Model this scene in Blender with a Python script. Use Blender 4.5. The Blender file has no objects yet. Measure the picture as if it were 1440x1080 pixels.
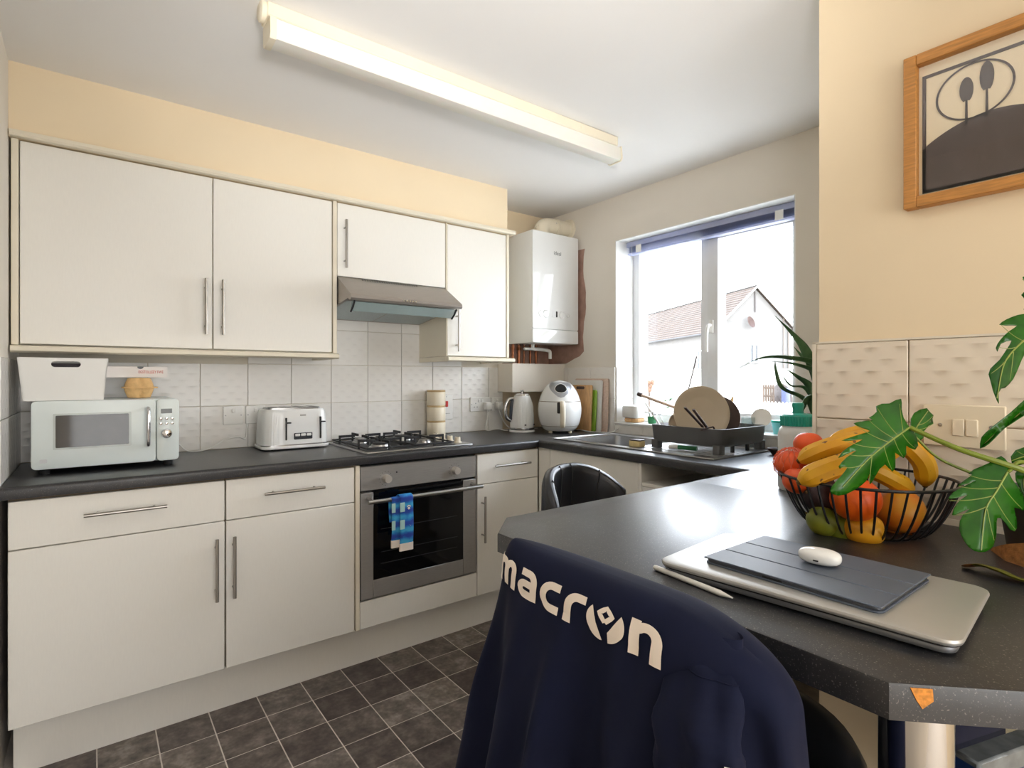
import bpy, bmesh, math, random
from mathutils import Vector, Matrix, noise
random.seed(7)
scene = bpy.context.scene
COL = scene.collection
pi = math.pi

# ------------------------------------------------------------------ camera
FPX, YAW, HOR, CZ = 774.0, math.radians(37.3), 531.0, 1.262
SY, CY = math.sin(YAW), math.cos(YAW)
cam_d = bpy.data.cameras.new('camera')
cam_d.sensor_width = 36.0
cam_d.lens = 36.0 * FPX / 1440.0
cam_d.shift_y = -(540.0 - HOR) / 1440.0
cam_d.clip_start = 0.02
cam_d.clip_end = 300
cam = bpy.data.objects.new('camera', cam_d)
cam.location = (0, 0, CZ)
cam.rotation_euler = (pi / 2, 0, -YAW)
COL.objects.link(cam)
scene.camera = cam


def at(u, v, Z):
    """point at photo position (u, v) and depth Z, used while measuring the room"""
    r = (u - 720) / FPX * Z
    return Vector((Z * SY + r * CY, Z * CY - r * SY, CZ - (v - HOR) / FPX * Z))


# ------------------------------------------------------------------ world, lights, exposure
world = bpy.data.worlds.new('sky')
scene.world = world
world.use_nodes = True
nt = world.node_tree
bg = nt.nodes['Background']
tc = nt.nodes.new('ShaderNodeTexCoord')
sep = nt.nodes.new('ShaderNodeSeparateXYZ')
ramp = nt.nodes.new('ShaderNodeValToRGB')
ramp.color_ramp.elements[0].position = 0.0
ramp.color_ramp.elements[0].color = (0.93, 0.95, 0.97, 1)
ramp.color_ramp.elements[1].position = 0.8
ramp.color_ramp.elements[1].color = (0.72, 0.84, 1.0, 1)
nt.links.new(tc.outputs['Generated'], sep.inputs[0])
nt.links.new(sep.outputs['Z'], ramp.inputs[0])
nt.links.new(ramp.outputs['Color'], bg.inputs['Color'])
bg.inputs['Strength'].default_value = 12.0


def area(name, loc, rot, sx, sy, power, color=(1, 1, 1)):
    d = bpy.data.lights.new(name, 'AREA')
    d.shape = 'RECTANGLE'
    d.size, d.size_y, d.energy, d.color = sx, sy, power, color
    o = bpy.data.objects.new(name, d)
    o.location, o.rotation_euler = loc, rot
    COL.objects.link(o)
    return o


# added soft fill behind the camera, standing for an unseen window
area('rear_fill_light', (0.62, -2.55, 1.35), (pi / 2, 0, 0), 1.6, 2.0, 42, (0.955, 0.98, 1.0))
# added fill spot beside the camera, bounced off the kitchen ceiling
fd = bpy.data.lights.new('ceiling_fill_light', 'SPOT')
fd.energy, fd.color, fd.spot_size, fd.spot_blend, fd.shadow_soft_size = 105, (1.0, 0.995, 0.985), math.radians(74), 1.0, 0.12
fo = bpy.data.objects.new('ceiling_fill_light', fd)
fo.location = (0.12, -0.15, 1.55)
fo.rotation_euler = (Vector((0.88, 1.15, 2.35)) - Vector(fo.location)).to_track_quat('-Z', 'Y').to_euler()
COL.objects.link(fo)
scene.view_settings.view_transform = 'Standard'
scene.view_settings.look = 'None'
scene.view_settings.exposure = 0.30
scene.view_settings.gamma = 1.0
scene.view_settings.use_curve_mapping = False
scene.cycles.use_denoising = True
scene.cycles.max_bounces = 8
scene.cycles.diffuse_bounces = 5
scene.cycles.sample_clamp_indirect = 6.0
scene.cycles.caustics_reflective = False
scene.cycles.caustics_refractive = False


# ------------------------------------------------------------------ materials
def lin(c):
    c = c / 255.0
    return c / 12.92 if c <= 0.04045 else ((c + 0.055) / 1.055) ** 2.4


def rgb(r, g, b):
    return (lin(r), lin(g), lin(b), 1.0)


class NT:
    def __init__(self, name):
        self.m = bpy.data.materials.new(name)
        self.m.use_nodes = True
        self.t = self.m.node_tree
        self.b = self.t.nodes['Principled BSDF']
        self._co = None

    def n(self, kind, **kw):
        x = self.t.nodes.new(kind)
        for k, v in kw.items():
            setattr(x, k, v)
        return x

    def l(self, a, b):
        self.t.links.new(a, b)

    def co(self, which='Object'):
        if self._co is None:
            self._co = self.n('ShaderNodeTexCoord')
        return self._co.outputs[which]

    def math(self, op, a, b=None, c=None):
        x = self.n('ShaderNodeMath', operation=op)
        for i, v in enumerate((a, b, c)):
            if v is None:
                continue
            if isinstance(v, (int, float)):
                x.inputs[i].default_value = v
            else:
                self.l(v, x.inputs[i])
        return x.outputs[0]

    def noise(self, scale, detail=3, stretch=None, vec=None):
        x = self.n('ShaderNodeTexNoise')
        x.inputs['Scale'].default_value = scale
        x.inputs['Detail'].default_value = detail
        v = vec if vec is not None else self.co()
        if stretch:
            mp = self.n('ShaderNodeMapping')
            mp.inputs['Scale'].default_value = stretch
            self.l(v, mp.inputs['Vector'])
            v = mp.outputs[0]
        self.l(v, x.inputs['Vector'])
        return x.outputs['Fac']

    def ramp(self, fac, stops):
        r = self.n('ShaderNodeValToRGB')
        e = r.color_ramp.elements
        while len(e) < len(stops):
            e.new(0.5)
        for i, (p, c) in enumerate(stops):
            e[i].position, e[i].color = p, c
        self.l(fac, r.inputs[0])
        return r.outputs['Color']

    def bump(self, h, strength=0.2, dist=0.002):
        x = self.n('ShaderNodeBump')
        x.inputs['Strength'].default_value = strength
        x.inputs['Distance'].default_value = dist
        self.l(h, x.inputs['Height'])
        self.l(x.outputs[0], self.b.inputs['Normal'])

    def set(self, rough=0.5, metal=0.0, **kw):
        self.b.inputs['Roughness'].default_value = rough
        self.b.inputs['Metallic'].default_value = metal
        for k, v in kw.items():
            self.b.inputs[k].default_value = v
        return self


def scl(c, k):
    return (min(c[0] * k, 1), min(c[1] * k, 1), min(c[2] * k, 1), 1)


def M(name, c, rough=0.5, metal=0.0, var=0.06, scale=12, bump=0.0, bscale=120, stretch=None, **kw):
    m = NT(name).set(rough, metal, **kw)
    f = m.noise(scale, 3, stretch)
    m.l(m.ramp(f, [(0.3, scl(c, 1 - var)), (0.7, scl(c, 1 + var))]), m.b.inputs['Base Color'])
    if bump:
        m.bump(m.noise(bscale, 2, stretch), bump)
    return m.m


cream = M('cream_paint', rgb(238, 219, 187), 0.75, bump=0.06, bscale=260, var=0.02, scale=3)
magnolia = M('magnolia_paint', rgb(226, 219, 208), 0.75, bump=0.06, bscale=260, var=0.02, scale=3)
ceil_m = M('ceiling_paint', rgb(238, 236, 234), 0.85, bump=0.05, bscale=200, var=0.01, scale=2)
white_wall = M('white_reveal_paint', rgb(240, 240, 238), 0.6, var=0.01)
plaster_m = M('bare_plaster', rgb(168, 134, 120), 0.9, var=0.2, scale=14, bump=0.2)
unit_m = M('cabinet_laminate', rgb(238, 235, 228), 0.38, var=0.012, scale=30, bump=0.03, bscale=160, stretch=(8, 8, 1))
trim_cab_m = M('cabinet_edge', rgb(233, 224, 204), 0.42, var=0.015)
gap_m = M('cabinet_shadow_gap', rgb(120, 104, 84), 0.8)
white_m = M('white_plastic', rgb(236, 235, 231), 0.3, var=0.01)
gloss_m = M('gloss_white_enamel', rgb(236, 237, 236), 0.09, var=0.008, scale=4)
upvc_m = M('white_upvc', rgb(232, 233, 234), 0.28, var=0.01)
ivory_m = M('ivory_plastic', rgb(232, 222, 200), 0.4, var=0.02)
steel_m = M('brushed_steel', rgb(176, 176, 176), 0.3, 1.0, var=0.06, scale=40, bump=0.02, stretch=(1, 30, 30))
chrome_m = M('chrome', rgb(210, 210, 212), 0.08, 1.0, var=0.02)
handle_m = M('satin_nickel', rgb(168, 164, 158), 0.28, 1.0, var=0.04)
oven_steel = M('oven_steel', rgb(168, 166, 164), 0.36, 0.6, var=0.07, scale=24, stretch=(1, 20, 20))
dark_steel = M('hood_steel', rgb(158, 151, 144), 0.38, 0.6, var=0.06, scale=24, stretch=(1, 20, 20))
black_m = M('black_enamel', rgb(22, 23, 26), 0.3, var=0.1)
wire_m = M('black_wire', rgb(20, 20, 23), 0.35, var=0.1)
iron_m = M('cast_iron', rgb(28, 29, 33), 0.55, var=0.2, bump=0.1)
blackglass = M('black_glass', rgb(10, 11, 14), 0.05, var=0.1)
rubber_m = M('black_rubber', rgb(26, 26, 28), 0.7)
copper_m = M('copper_pipe', rgb(150, 98, 72), 0.35, 1.0, var=0.15)
grey_plastic = M('grey_plastic', rgb(96, 97, 99), 0.45, var=0.03)
silver_m = M('silver_lid', rgb(186, 185, 182), 0.42, 0.6, var=0.02)
slate_m = M('slate_cover', rgb(82, 91, 106), 0.5, var=0.06, bump=0.05, bscale=700)
teal_m = M('teal_plastic', rgb(24, 152, 134), 0.35, var=0.03)
lteal_m = M('pale_teal_plastic', rgb(120, 196, 196), 0.35, var=0.03)
wood_m = M('bamboo', rgb(196, 154, 104), 0.5, var=0.2, scale=14, stretch=(14, 14, 1))
oak_m = M('oak_frame', rgb(190, 132, 66), 0.5, var=0.22, scale=12, stretch=(18, 1.5, 18), bump=0.05)
tan_m = M('tan_wood', rgb(196, 166, 118), 0.5, var=0.12, scale=16)
canister_m = M('cream_tin', rgb(236, 225, 202), 0.35, var=0.015)
card_m = M('egg_pulp', rgb(214, 176, 122), 0.9, var=0.1, scale=60, bump=0.3, bscale=200)
box_m = M('white_card', rgb(230, 224, 220), 0.7, var=0.02)
red_m = M('red_print', rgb(196, 62, 48), 0.6, var=0.1)
redsw_m = M('red_switch', rgb(200, 40, 30), 0.35)
mw_m = M('mint_white_enamel', rgb(226, 235, 234), 0.22, var=0.01)
leather_m = M('black_leather', rgb(24, 25, 30), 0.3, var=0.15, bump=0.06, bscale=500)
navy_m = M('navy_cloth', rgb(12, 19, 46), 0.85, var=0.12, scale=9, bump=0.05, bscale=900, **{'Specular IOR Level': 0.25})
print_m = M('white_print', rgb(240, 228, 216), 0.6, var=0.02)
tag_m = M('white_tag', rgb(236, 234, 230), 0.6)
soil_m = M('potting_soil', rgb(48, 36, 28), 0.95, var=0.4, scale=60, bump=0.6)
pot_m = M('dark_pot', rgb(60, 56, 52), 0.6, var=0.12)
bark_m = M('split_bark', rgb(166, 112, 62), 0.8, var=0.3, scale=26, bump=0.4, stretch=(1, 4, 4))
chip_m = M('chipboard_core', rgb(212, 140, 62), 0.85, var=0.3, scale=180, bump=0.4)
board_w = M('white_board', rgb(222, 222, 218), 0.4, var=0.02)
board_p = M('speckled_board', rgb(200, 176, 158), 0.45, var=0.12, scale=120)
board_g = M('green_board', rgb(126, 164, 44), 0.4, var=0.06)
plate_m = M('beige_stoneware', rgb(206, 190, 168), 0.3, var=0.03)
white_china = M('white_china', rgb(232, 230, 226), 0.2, var=0.01)
knife_m = M('brown_handle', rgb(66, 48, 42), 0.5, var=0.15)
sponge_y = M('sponge_yellow', rgb(226, 206, 150), 0.95, var=0.1, scale=90, bump=0.4)
green_m = M('green_label', rgb(40, 120, 72), 0.4, var=0.05)
blue_m = M('blue_print', rgb(32, 64, 130), 0.35, var=0.1)
paper_m = M('printed_paper', rgb(206, 202, 196), 0.6, var=0.1, scale=40)
mount_m = M('mount_card', rgb(244, 228, 196), 0.7, var=0.02)
ink_m = M('brown_papercut', rgb(78, 66, 62), 0.7, var=0.04)
light_m = M('diffuser_acrylic', rgb(240, 236, 228), 0.4, var=0.01, **{'Subsurface Weight': 0.1})
tray_m = M('aged_white_metal', rgb(238, 228, 206), 0.45, var=0.02)
mesh_f = M('grease_filter', rgb(176, 186, 188), 0.5, 0.3, var=0.2, scale=300)
grout_m = M('wall_grout', rgb(222, 214, 200), 0.85, var=0.04)
fgrout = M('floor_grout', rgb(218, 209, 199), 0.8, var=0.1, scale=30)
lcd_m = M('grey_lcd', rgb(70, 72, 66), 0.2)
wall_tile_trim = M('tile_trim', rgb(232, 222, 206), 0.4, var=0.02)
render_m = M('pale_render', rgb(92, 89, 86), 0.9, var=0.06, scale=2, bump=0.2)
fence_m = M('pale_fence', rgb(170, 166, 160), 0.8, var=0.06)
crate_m = M('weathered_wood', rgb(66, 54, 44), 0.85, var=0.2)
tarp_m = M('dark_tarp', rgb(44, 36, 32), 0.8, var=0.2)
lawn_m = M('pale_yard', rgb(206, 202, 194), 0.95, var=0.1, scale=0.6)
outglass = M('dark_pane', rgb(40, 44, 48), 0.1, var=0.1)


def glass(name, color=(1, 1, 1, 1), rough=0.0, ior=1.45):
    m = NT(name).set(rough, 0.0)
    m.b.inputs['Base Color'].default_value = color
    m.b.inputs['Transmission Weight'].default_value = 1.0
    m.b.inputs['IOR'].default_value = ior
    return m.m


def thin_glass(name, refl=0.06, tint=(1, 1, 1, 1)):
    m = NT(name)
    t = m.n('ShaderNodeBsdfTransparent')
    t.inputs['Color'].default_value = tint
    g = m.n('ShaderNodeBsdfGlossy')
    g.inputs['Roughness'].default_value = 0.02
    fr = m.n('ShaderNodeFresnel')
    fr.inputs['IOR'].default_value = 1.45
    ge = m.n('ShaderNodeNewGeometry')      # same reflectance on both faces of the thin sheet
    m.l(m.math('SUBTRACT', 1.45, m.math('MULTIPLY', ge.outputs['Backfacing'], 1.45 - 1 / 1.45)), fr.inputs['IOR'])
    mx = m.n('ShaderNodeMixShader')
    m.l(m.math('MULTIPLY', fr.outputs[0], 1.0), mx.inputs[0])
    m.l(t.outputs[0], mx.inputs[1])
    m.l(g.outputs[0], mx.inputs[2])
    m.l(mx.outputs[0], m.t.nodes['Material Output'].inputs['Surface'])
    return m.m


pane_m = thin_glass('window_glass')
clear_m = thin_glass('clear_plastic', tint=(0.86, 0.9, 0.9, 1))
frost_m = M('frosted_plastic', rgb(240, 240, 238), 0.35, var=0.02, **{'Transmission Weight': 0.25})
hoodglass = M('visor_glass', rgb(170, 188, 188), 0.25, var=0.03, **{'Alpha': 0.55})


def worktop_material():
    m = NT('black_speckled_laminate').set(0.45)
    m.b.inputs['Specular IOR Level'].default_value = 0.5
    m.b.inputs['Coat Weight'].default_value = 0.5
    m.b.inputs['Coat Roughness'].default_value = 0.28
    a = m.noise(420, 2)
    b = m.noise(60, 4)
    base = m.ramp(b, [(0.3, rgb(24, 25, 29)), (0.75, rgb(37, 37, 41))])
    sp = m.ramp(a, [(0.62, (0, 0, 0, 1)), (0.74, (1, 1, 1, 1))])
    mx = m.n('ShaderNodeMix', data_type='RGBA')
    m.l(sp, mx.inputs['Factor'])
    m.l(base, mx.inputs[6])
    mx.inputs[7].default_value = rgb(112, 108, 104)
    m.l(mx.outputs[2], m.b.inputs['Base Color'])
    m.bump(m.noise(700, 2), 0.12, 0.001)
    return m.m


work_m = worktop_material()


def floor_tile_material():
    m = NT('slate_floor_tile').set(0.42)
    oi = m.n('ShaderNodeObjectInfo')
    add = m.n('ShaderNodeVectorMath', operation='ADD')
    cmb = m.n('ShaderNodeCombineXYZ')
    m.l(m.math('MULTIPLY', oi.outputs['Random'], 40.0), cmb.inputs[0])
    m.l(m.math('MULTIPLY', oi.outputs['Random'], 17.0), cmb.inputs[1])
    m.l(m.co(), add.inputs[0])
    m.l(cmb.outputs[0], add.inputs[1])
    n1 = m.noise(16, 7, vec=add.outputs[0])
    n2 = m.noise(60, 5, vec=add.outputs[0])
    f = m.math('ADD', m.math('MULTIPLY', n1, 0.65), m.math('MULTIPLY', n2, 0.35))
    dark = m.ramp(f, [(0.32, rgb(50, 43, 41)), (0.5, rgb(80, 69, 65)), (0.7, rgb(112, 101, 94))])
    lite = m.ramp(f, [(0.32, rgb(80, 72, 67)), (0.5, rgb(128, 118, 108)), (0.7, rgb(184, 175, 164))])
    mx = m.n('ShaderNodeMix', data_type='RGBA')
    r2 = m.math('FRACT', m.math('MULTIPLY', oi.outputs['Random'], 7.31))
    m.l(m.math('POWER', r2, 2.2), mx.inputs['Factor'])
    m.l(dark, mx.inputs[6])
    m.l(lite, mx.inputs[7])
    m.l(mx.outputs[2], m.b.inputs['Base Color'])
    m.bump(f, 0.12, 0.002)
    return m.m


ftile_m = floor_tile_material()


def wall_tile_material(name, c, k, axis):
    """glazed tile with a staggered ripple relief"""
    m = NT(name).set(0.25)
    sp_ = m.n('ShaderNodeSeparateXYZ')
    m.l(m.co(), sp_.inputs[0])
    zz_ = m.math('DIVIDE', m.math('ADD', sp_.outputs[2], 10.005), 0.0295)
    row = m.math('MODULO', m.math('FLOOR', zz_), 2.0)
    zf = m.math('FRACT', zz_)
    yy_ = m.math('ADD', m.math('DIVIDE', sp_.outputs[axis], 0.066), m.math('MULTIPLY', row, 0.5))
    mk = m.math('COSINE', m.math('MULTIPLY', yy_, pi))
    mk = m.math('POWER', m.math('MULTIPLY', mk, mk), 1.6)
    h = m.math('MULTIPLY', mk, m.math('POWER', zf, 3.0))
    m.l(m.ramp(m.noise(5, 2), [(0.3, scl(c, 0.98)), (0.7, scl(c, 1.02))]), m.b.inputs['Base Color'])
    m.bump(h, k, 0.006)
    return m.m


tile_back = wall_tile_material('rippled_tile_back', rgb(236, 233, 228), 0.26, 0)
tile_side = wall_tile_material('rippled_tile_side', rgb(234, 230, 224), 0.3, 1)
tile_pier = wall_tile_material('rippled_tile_bar', rgb(236, 224, 206), 0.65, 1)


def leaf_material(name, c1, c2, rough=0.3):
    m = NT(name).set(rough)
    f = m.noise(22, 3)
    m.l(m.ramp(f, [(0.3, c1), (0.7, c2)]), m.b.inputs['Base Color'])
    m.b.inputs['Subsurface Weight'].default_value = 0.0
    tr = m.n('ShaderNodeBsdfTranslucent')
    m.l(m.ramp(f, [(0.3, scl(c1, 1.6)), (0.7, scl(c2, 1.6))]), tr.inputs['Color'])
    mx = m.n('ShaderNodeMixShader')
    mx.inputs[0].default_value = 0.3
    m.l(m.b.outputs[0], mx.inputs[1])
    m.l(tr.outputs[0], mx.inputs[2])
    m.l(mx.outputs[0], m.t.nodes['Material Output'].inputs['Surface'])
    return m.m


leaf_m = leaf_material('philodendron_leaf', rgb(22, 84, 12), rgb(48, 120, 22), 0.2)
lilac_m = leaf_material('lilac_slat', rgb(186, 192, 222), rgb(196, 200, 228), 0.4)
vein_m = M('leaf_vein', rgb(140, 160, 70), 0.5)
stem_m = M('leaf_stem', rgb(116, 132, 40), 0.45, var=0.12)
aloe_m = leaf_material('aloe_leaf', rgb(66, 98, 66), rgb(100, 130, 88), 0.4)
dead_m = leaf_material('withered_leaf', rgb(104, 96, 36), rgb(120, 130, 44), 0.6)
deadtip = M('withered_tip', rgb(120, 80, 36), 0.8, var=0.2)


def fruit(name, c1, c2, scale, bscale=160, b=0.15, rough=0.42, spots=None):
    m = NT(name).set(rough)
    col = m.ramp(m.noise(scale, 3), [(0.35, c1), (0.65, c2)])
    if spots:
        s = m.ramp(m.noise(70, 1), [(0.70, (0, 0, 0, 1)), (0.74, (1, 1, 1, 1))])
        mx = m.n('ShaderNodeMix', data_type='RGBA')
        m.l(s, mx.inputs['Factor'])
        m.l(col, mx.inputs[6])
        mx.inputs[7].default_value = spots
        col = mx.outputs[2]
    m.l(col, m.b.inputs['Base Color'])
    m.bump(m.noise(bscale, 2), b, 0.001)
    return m.m


orange_m = fruit('orange_skin', rgb(232, 84, 14), rgb(240, 104, 20), 8, 300, 0.3)
mango_m = fruit('mango_skin', rgb(222, 160, 36), rgb(228, 108, 36), 10)
lemon_m = fruit('yellow_skin', rgb(230, 170, 34), rgb(222, 150, 30), 10)
lime_m = fruit('green_skin', rgb(92, 104, 24), rgb(126, 126, 34), 14)
avo_m = fruit('dark_skin', rgb(44, 30, 34), rgb(78, 56, 60), 30, 90, 0.5)
banana_m = fruit('banana_skin', rgb(226, 174, 30), rgb(214, 150, 24), 10, 80, 0.05, 0.45, rgb(110, 70, 24))
banana_tip = M('banana_tip', rgb(86, 66, 34), 0.8)
tang_m = fruit('tangerine_skin', rgb(222, 74, 24), rgb(232, 92, 34), 10, 300, 0.3)
net_m = M('red_net', rgb(224, 110, 76), 0.5)


def sock_material():
    m = NT('blue_sock_knit').set(0.9)
    sp_ = m.n('ShaderNodeSeparateXYZ')
    m.l(m.co(), sp_.inputs[0])
    w = m.math('ADD', m.math('MULTIPLY', m.math('SINE', m.math('MULTIPLY', sp_.outputs[2], 120.0)), 0.35), m.noise(40, 3))
    m.l(m.ramp(w, [(0.25, rgb(40, 70, 160)), (0.55, rgb(34, 116, 190)), (0.85, rgb(60, 160, 205))]), m.b.inputs['Base Color'])
    m.bump(m.noise(900, 2), 0.2, 0.001)
    return m.m


sock_m = sock_material()


def roof_material():
    m = NT('tan_roof_tile').set(0.85)
    br = m.n('ShaderNodeTexBrick')
    br.inputs['Scale'].default_value = 1.0
    br.inputs['Brick Width'].default_value = 0.6
    br.inputs['Row Height'].default_value = 0.42
    br.inputs['Mortar Size'].default_value = 0.03
    br.inputs['Color1'].default_value = rgb(64, 48, 36)
    br.inputs['Color2'].default_value = rgb(55, 41, 30)
    br.inputs['Mortar'].default_value = rgb(34, 27, 22)
    m.l(m.co('UV'), br.inputs['Vector'])
    m.l(br.outputs['Color'], m.b.inputs['Base Color'])
    return m.m


roof_m = roof_material()


# ------------------------------------------------------------------ mesh helpers
class MB:
    def __init__(self):
        self.v, self.f = [], []

    def add(self, vs, fs):
        o = len(self.v)
        self.v += [Vector(p) for p in vs]
        self.f += [tuple(i + o for i in f) for f in fs]
        return self

    def box(self, x0, x1, y0, y1, z0, z1):
        x0, x1 = sorted((x0, x1)); y0, y1 = sorted((y0, y1)); z0, z1 = sorted((z0, z1))
        vs = [(x, y, z) for z in (z0, z1) for y in (y0, y1) for x in (x0, x1)]
        return self.add(vs, [(0, 2, 3, 1), (4, 5, 7, 6), (0, 1, 5, 4), (2, 6, 7, 3), (0, 4, 6, 2), (1, 3, 7, 5)])

    def bm(self, bm):
        bm.verts.index_update()
        self.add([v.co.copy() for v in bm.verts], [tuple(v.index for v in f.verts) for f in bm.faces])
        bm.free()
        return self

    def rbox(self, x0, x1, y0, y1, z0, z1, r=0.005, seg=2):
        b = bmesh.new()
        bmesh.ops.create_cube(b, size=1.0)
        for v in b.verts:
            v.co = Vector(((x0 + x1) / 2 + v.co.x * (x1 - x0), (y0 + y1) / 2 + v.co.y * (y1 - y0), (z0 + z1) / 2 + v.co.z * (z1 - z0)))
        bmesh.ops.bevel(b, geom=list(b.edges), offset=r, segments=seg, profile=0.5, affect='EDGES', clamp_overlap=True)
        return self.bm(b)

    def vbox(self, x0, x1, y0, y1, z0, z1, r=0.02, seg=4, r2=0.0, ax=2):
        """box with the four edges along an axis rounded, the rest slightly"""
        b = bmesh.new()
        bmesh.ops.create_cube(b, size=1.0)
        for v in b.verts:
            v.co = Vector(((x0 + x1) / 2 + v.co.x * (x1 - x0), (y0 + y1) / 2 + v.co.y * (y1 - y0), (z0 + z1) / 2 + v.co.z * (z1 - z0)))
        es = [e for e in b.edges if abs((e.verts[0].co - e.verts[1].co).normalized()[ax]) > 0.9]
        bmesh.ops.bevel(b, geom=es, offset=r, segments=seg, profile=0.5, affect='EDGES', clamp_overlap=True)
        if r2:
            es = [e for e in b.edges if abs((e.verts[0].co - e.verts[1].co).normalized()[ax]) < 0.1
                  and any(abs(f.normal[ax]) > 0.9 for f in e.link_faces)]
            bmesh.ops.bevel(b, geom=es, offset=r2, segments=2, profile=0.5, affect='EDGES', clamp_overlap=True)
        return self.bm(b)

    def lathe(self, prof, seg=32, c=(0, 0, 0), sx=1.0, sy=1.0, axis=None):
        n = len(prof)
        vs, fs = [], []
        for i in range(seg):
            a = 2 * pi * i / seg
            for (r, z) in prof:
                vs.append(Vector((r * sx * math.cos(a), r * sy * math.sin(a), z)))
        for i in range(seg):
            j = (i + 1) % seg
            for k in range(n - 1):
                fs.append((i * n + k, j * n + k, j * n + k + 1, i * n + k + 1))
        if prof[0][0] > 1e-6:
            fs.append(tuple(i * n for i in reversed(range(seg))))
        if prof[-1][0] > 1e-6:
            fs.append(tuple(i * n + n - 1 for i in range(seg)))
        q = Matrix.Identity(3)
        if axis is not None:
            q = Vector((0, 0, 1)).rotation_difference(Vector(axis)).to_matrix()
        return self.add([q @ p + Vector(c) for p in vs], fs)

    def cyl(self, p0, p1, r, seg=16, r1=None):
        p0, p1 = Vector(p0), Vector(p1)
        return self.lathe([(r, 0), (r if r1 is None else r1, (p1 - p0).length)], seg, p0, axis=(p1 - p0).normalized())

    def tube(self, pts, r, seg=8, cap=True, closed=False, flat=1.0, up=None):
        pts = [Vector(p) for p in pts]
        n = len(pts)
        rs = r if isinstance(r, (list, tuple)) else [r] * n
        vs, fs = [], []
        ref = Vector(up) if up is not None else None
        for i, p in enumerate(pts):
            a = pts[(i - 1) % n] if (closed or i > 0) else p
            b = pts[(i + 1) % n] if (closed or i < n - 1) else p
            t = (b - a)
            t = t.normalized() if t.length > 1e-9 else Vector((0, 0, 1))
            if ref is None:
                ref = Vector((0, 0, 1)) if abs(t.z) < 0.9 else Vector((1, 0, 0))
            s = t.cross(ref)
            if s.length < 1e-4:
                s = t.cross(Vector((1, 0.3, 0)))
            s.normalize()
            w = s.cross(t).normalized()
            if up is None:
                ref = w
            for k in range(seg):
                an = 2 * pi * k / seg
                vs.append(p + s * (rs[i] * math.cos(an)) + w * (rs[i] * flat * math.sin(an)))
        m = n if closed else n - 1
        for i in range(m):
            j = (i + 1) % n
            for k in range(seg):
                l = (k + 1) % seg
                fs.append((i * seg + k, i * seg + l, j * seg + l, j * seg + k))
        if cap and not closed:
            fs.append(tuple(reversed(range(seg))))
            fs.append(tuple((n - 1) * seg + k for k in range(seg)))
        return self.add(vs, fs)

    def grid(self, fn, nu, nv, cu=False):
        vs = [fn(i / (nu if cu else nu - 1), j / (nv - 1)) for i in range(nu) for j in range(nv)]
        fs = []
        for i in range(nu if cu else nu - 1):
            k = (i + 1) % nu
            for j in range(nv - 1):
                fs.append((i * nv + j, k * nv + j, k * nv + j + 1, i * nv + j + 1))
        return self.add(vs, fs)

    def prism(self, poly, axis, a, b):
        """extrude a 2D polygon; axis x: poly=(y,z), y: (x,z), z: (x,y)"""
        def P(p, t):
            return (t, p[0], p[1]) if axis == 'x' else (p[0], t, p[1]) if axis == 'y' else (p[0], p[1], t)
        n = len(poly)
        vs = [P(p, a) for p in poly] + [P(p, b) for p in poly]
        fs = [tuple(reversed(range(n))), tuple(range(n, 2 * n))]
        fs += [(i, (i + 1) % n, n + (i + 1) % n, n + i) for i in range(n)]
        return self.add(vs, fs)

    def ell(self, c, r, seg=20, rings=12, fn=None):
        c = Vector(c)
        if isinstance(r, (int, float)):
            r = (r, r, r)
        vs = [Vector((0, 0, -1))]
        for i in range(1, rings):
            t = -pi / 2 + pi * i / rings
            for k in range(seg):
                a = 2 * pi * k / seg
                vs.append(Vector((math.cos(t) * math.cos(a), math.cos(t) * math.sin(a), math.sin(t))))
        vs.append(Vector((0, 0, 1)))
        fs = [(0, 1 + (k + 1) % seg, 1 + k) for k in range(seg)]
        for i in range(rings - 2):
            for k in range(seg):
                l = (k + 1) % seg
                o = 1 + i * seg
                fs.append((o + k, o + l, o + seg + l, o + seg + k))
        o = 1 + (rings - 2) * seg
        fs += [(o + k, o + (k + 1) % seg, len(vs) - 1) for k in range(seg)]
        out = []
        for p in vs:
            q = fn(p) if fn else p
            out.append(c + Vector((q.x * r[0], q.y * r[1], q.z * r[2])))
        return self.add(out, fs)

    def xf(self, m):
        self.v = [m @ p for p in self.v]
        return self


WM = {}


def link(name, me, m, parent):
    o = bpy.data.objects.new(name, me)
    COL.objects.link(o)
    if m is not None and not me.materials:
        me.materials.append(m)
    if parent is not None:
        o.parent = parent
    WM[o.name] = WM[parent.name] if parent is not None else Matrix.Identity(4)
    return o


def build(mb, name, m, parent=None, smooth=38, local=False, recalc=True):
    if parent is not None and not local:
        mb.xf(WM[parent.name].inverted())
    me = bpy.data.meshes.new(name)
    me.from_pydata([tuple(v) for v in mb.v], [], mb.f)
    if recalc:
        b = bmesh.new()
        b.from_mesh(me)
        bmesh.ops.recalc_face_normals(b, faces=b.faces)
        b.to_mesh(me)
        b.free()
    me.validate()
    if smooth:
        me.polygons.foreach_set('use_smooth', [True] * len(me.polygons))
        try:
            me.set_sharp_from_angle(angle=math.radians(smooth))
        except Exception:
            pass
    me.update()
    return link(name, me, m, parent)


def tag(o, label, cat, group=None):
    o['label'], o['category'] = label, cat
    if group:
        o['group'] = group
    return o


def thing(name, label, cat, loc=(0, 0, 0), rotz=0.0, group=None, rot=None):
    o = bpy.data.objects.new(name, None)
    o.empty_display_size = 0.05
    COL.objects.link(o)
    o.location = loc
    o.rotation_euler = rot if rot is not None else (0, 0, rotz)
    WM[o.name] = Matrix.Translation(Vector(loc)) @ o.rotation_euler.to_matrix().to_4x4()
    return tag(o, label, cat, group)


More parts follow.
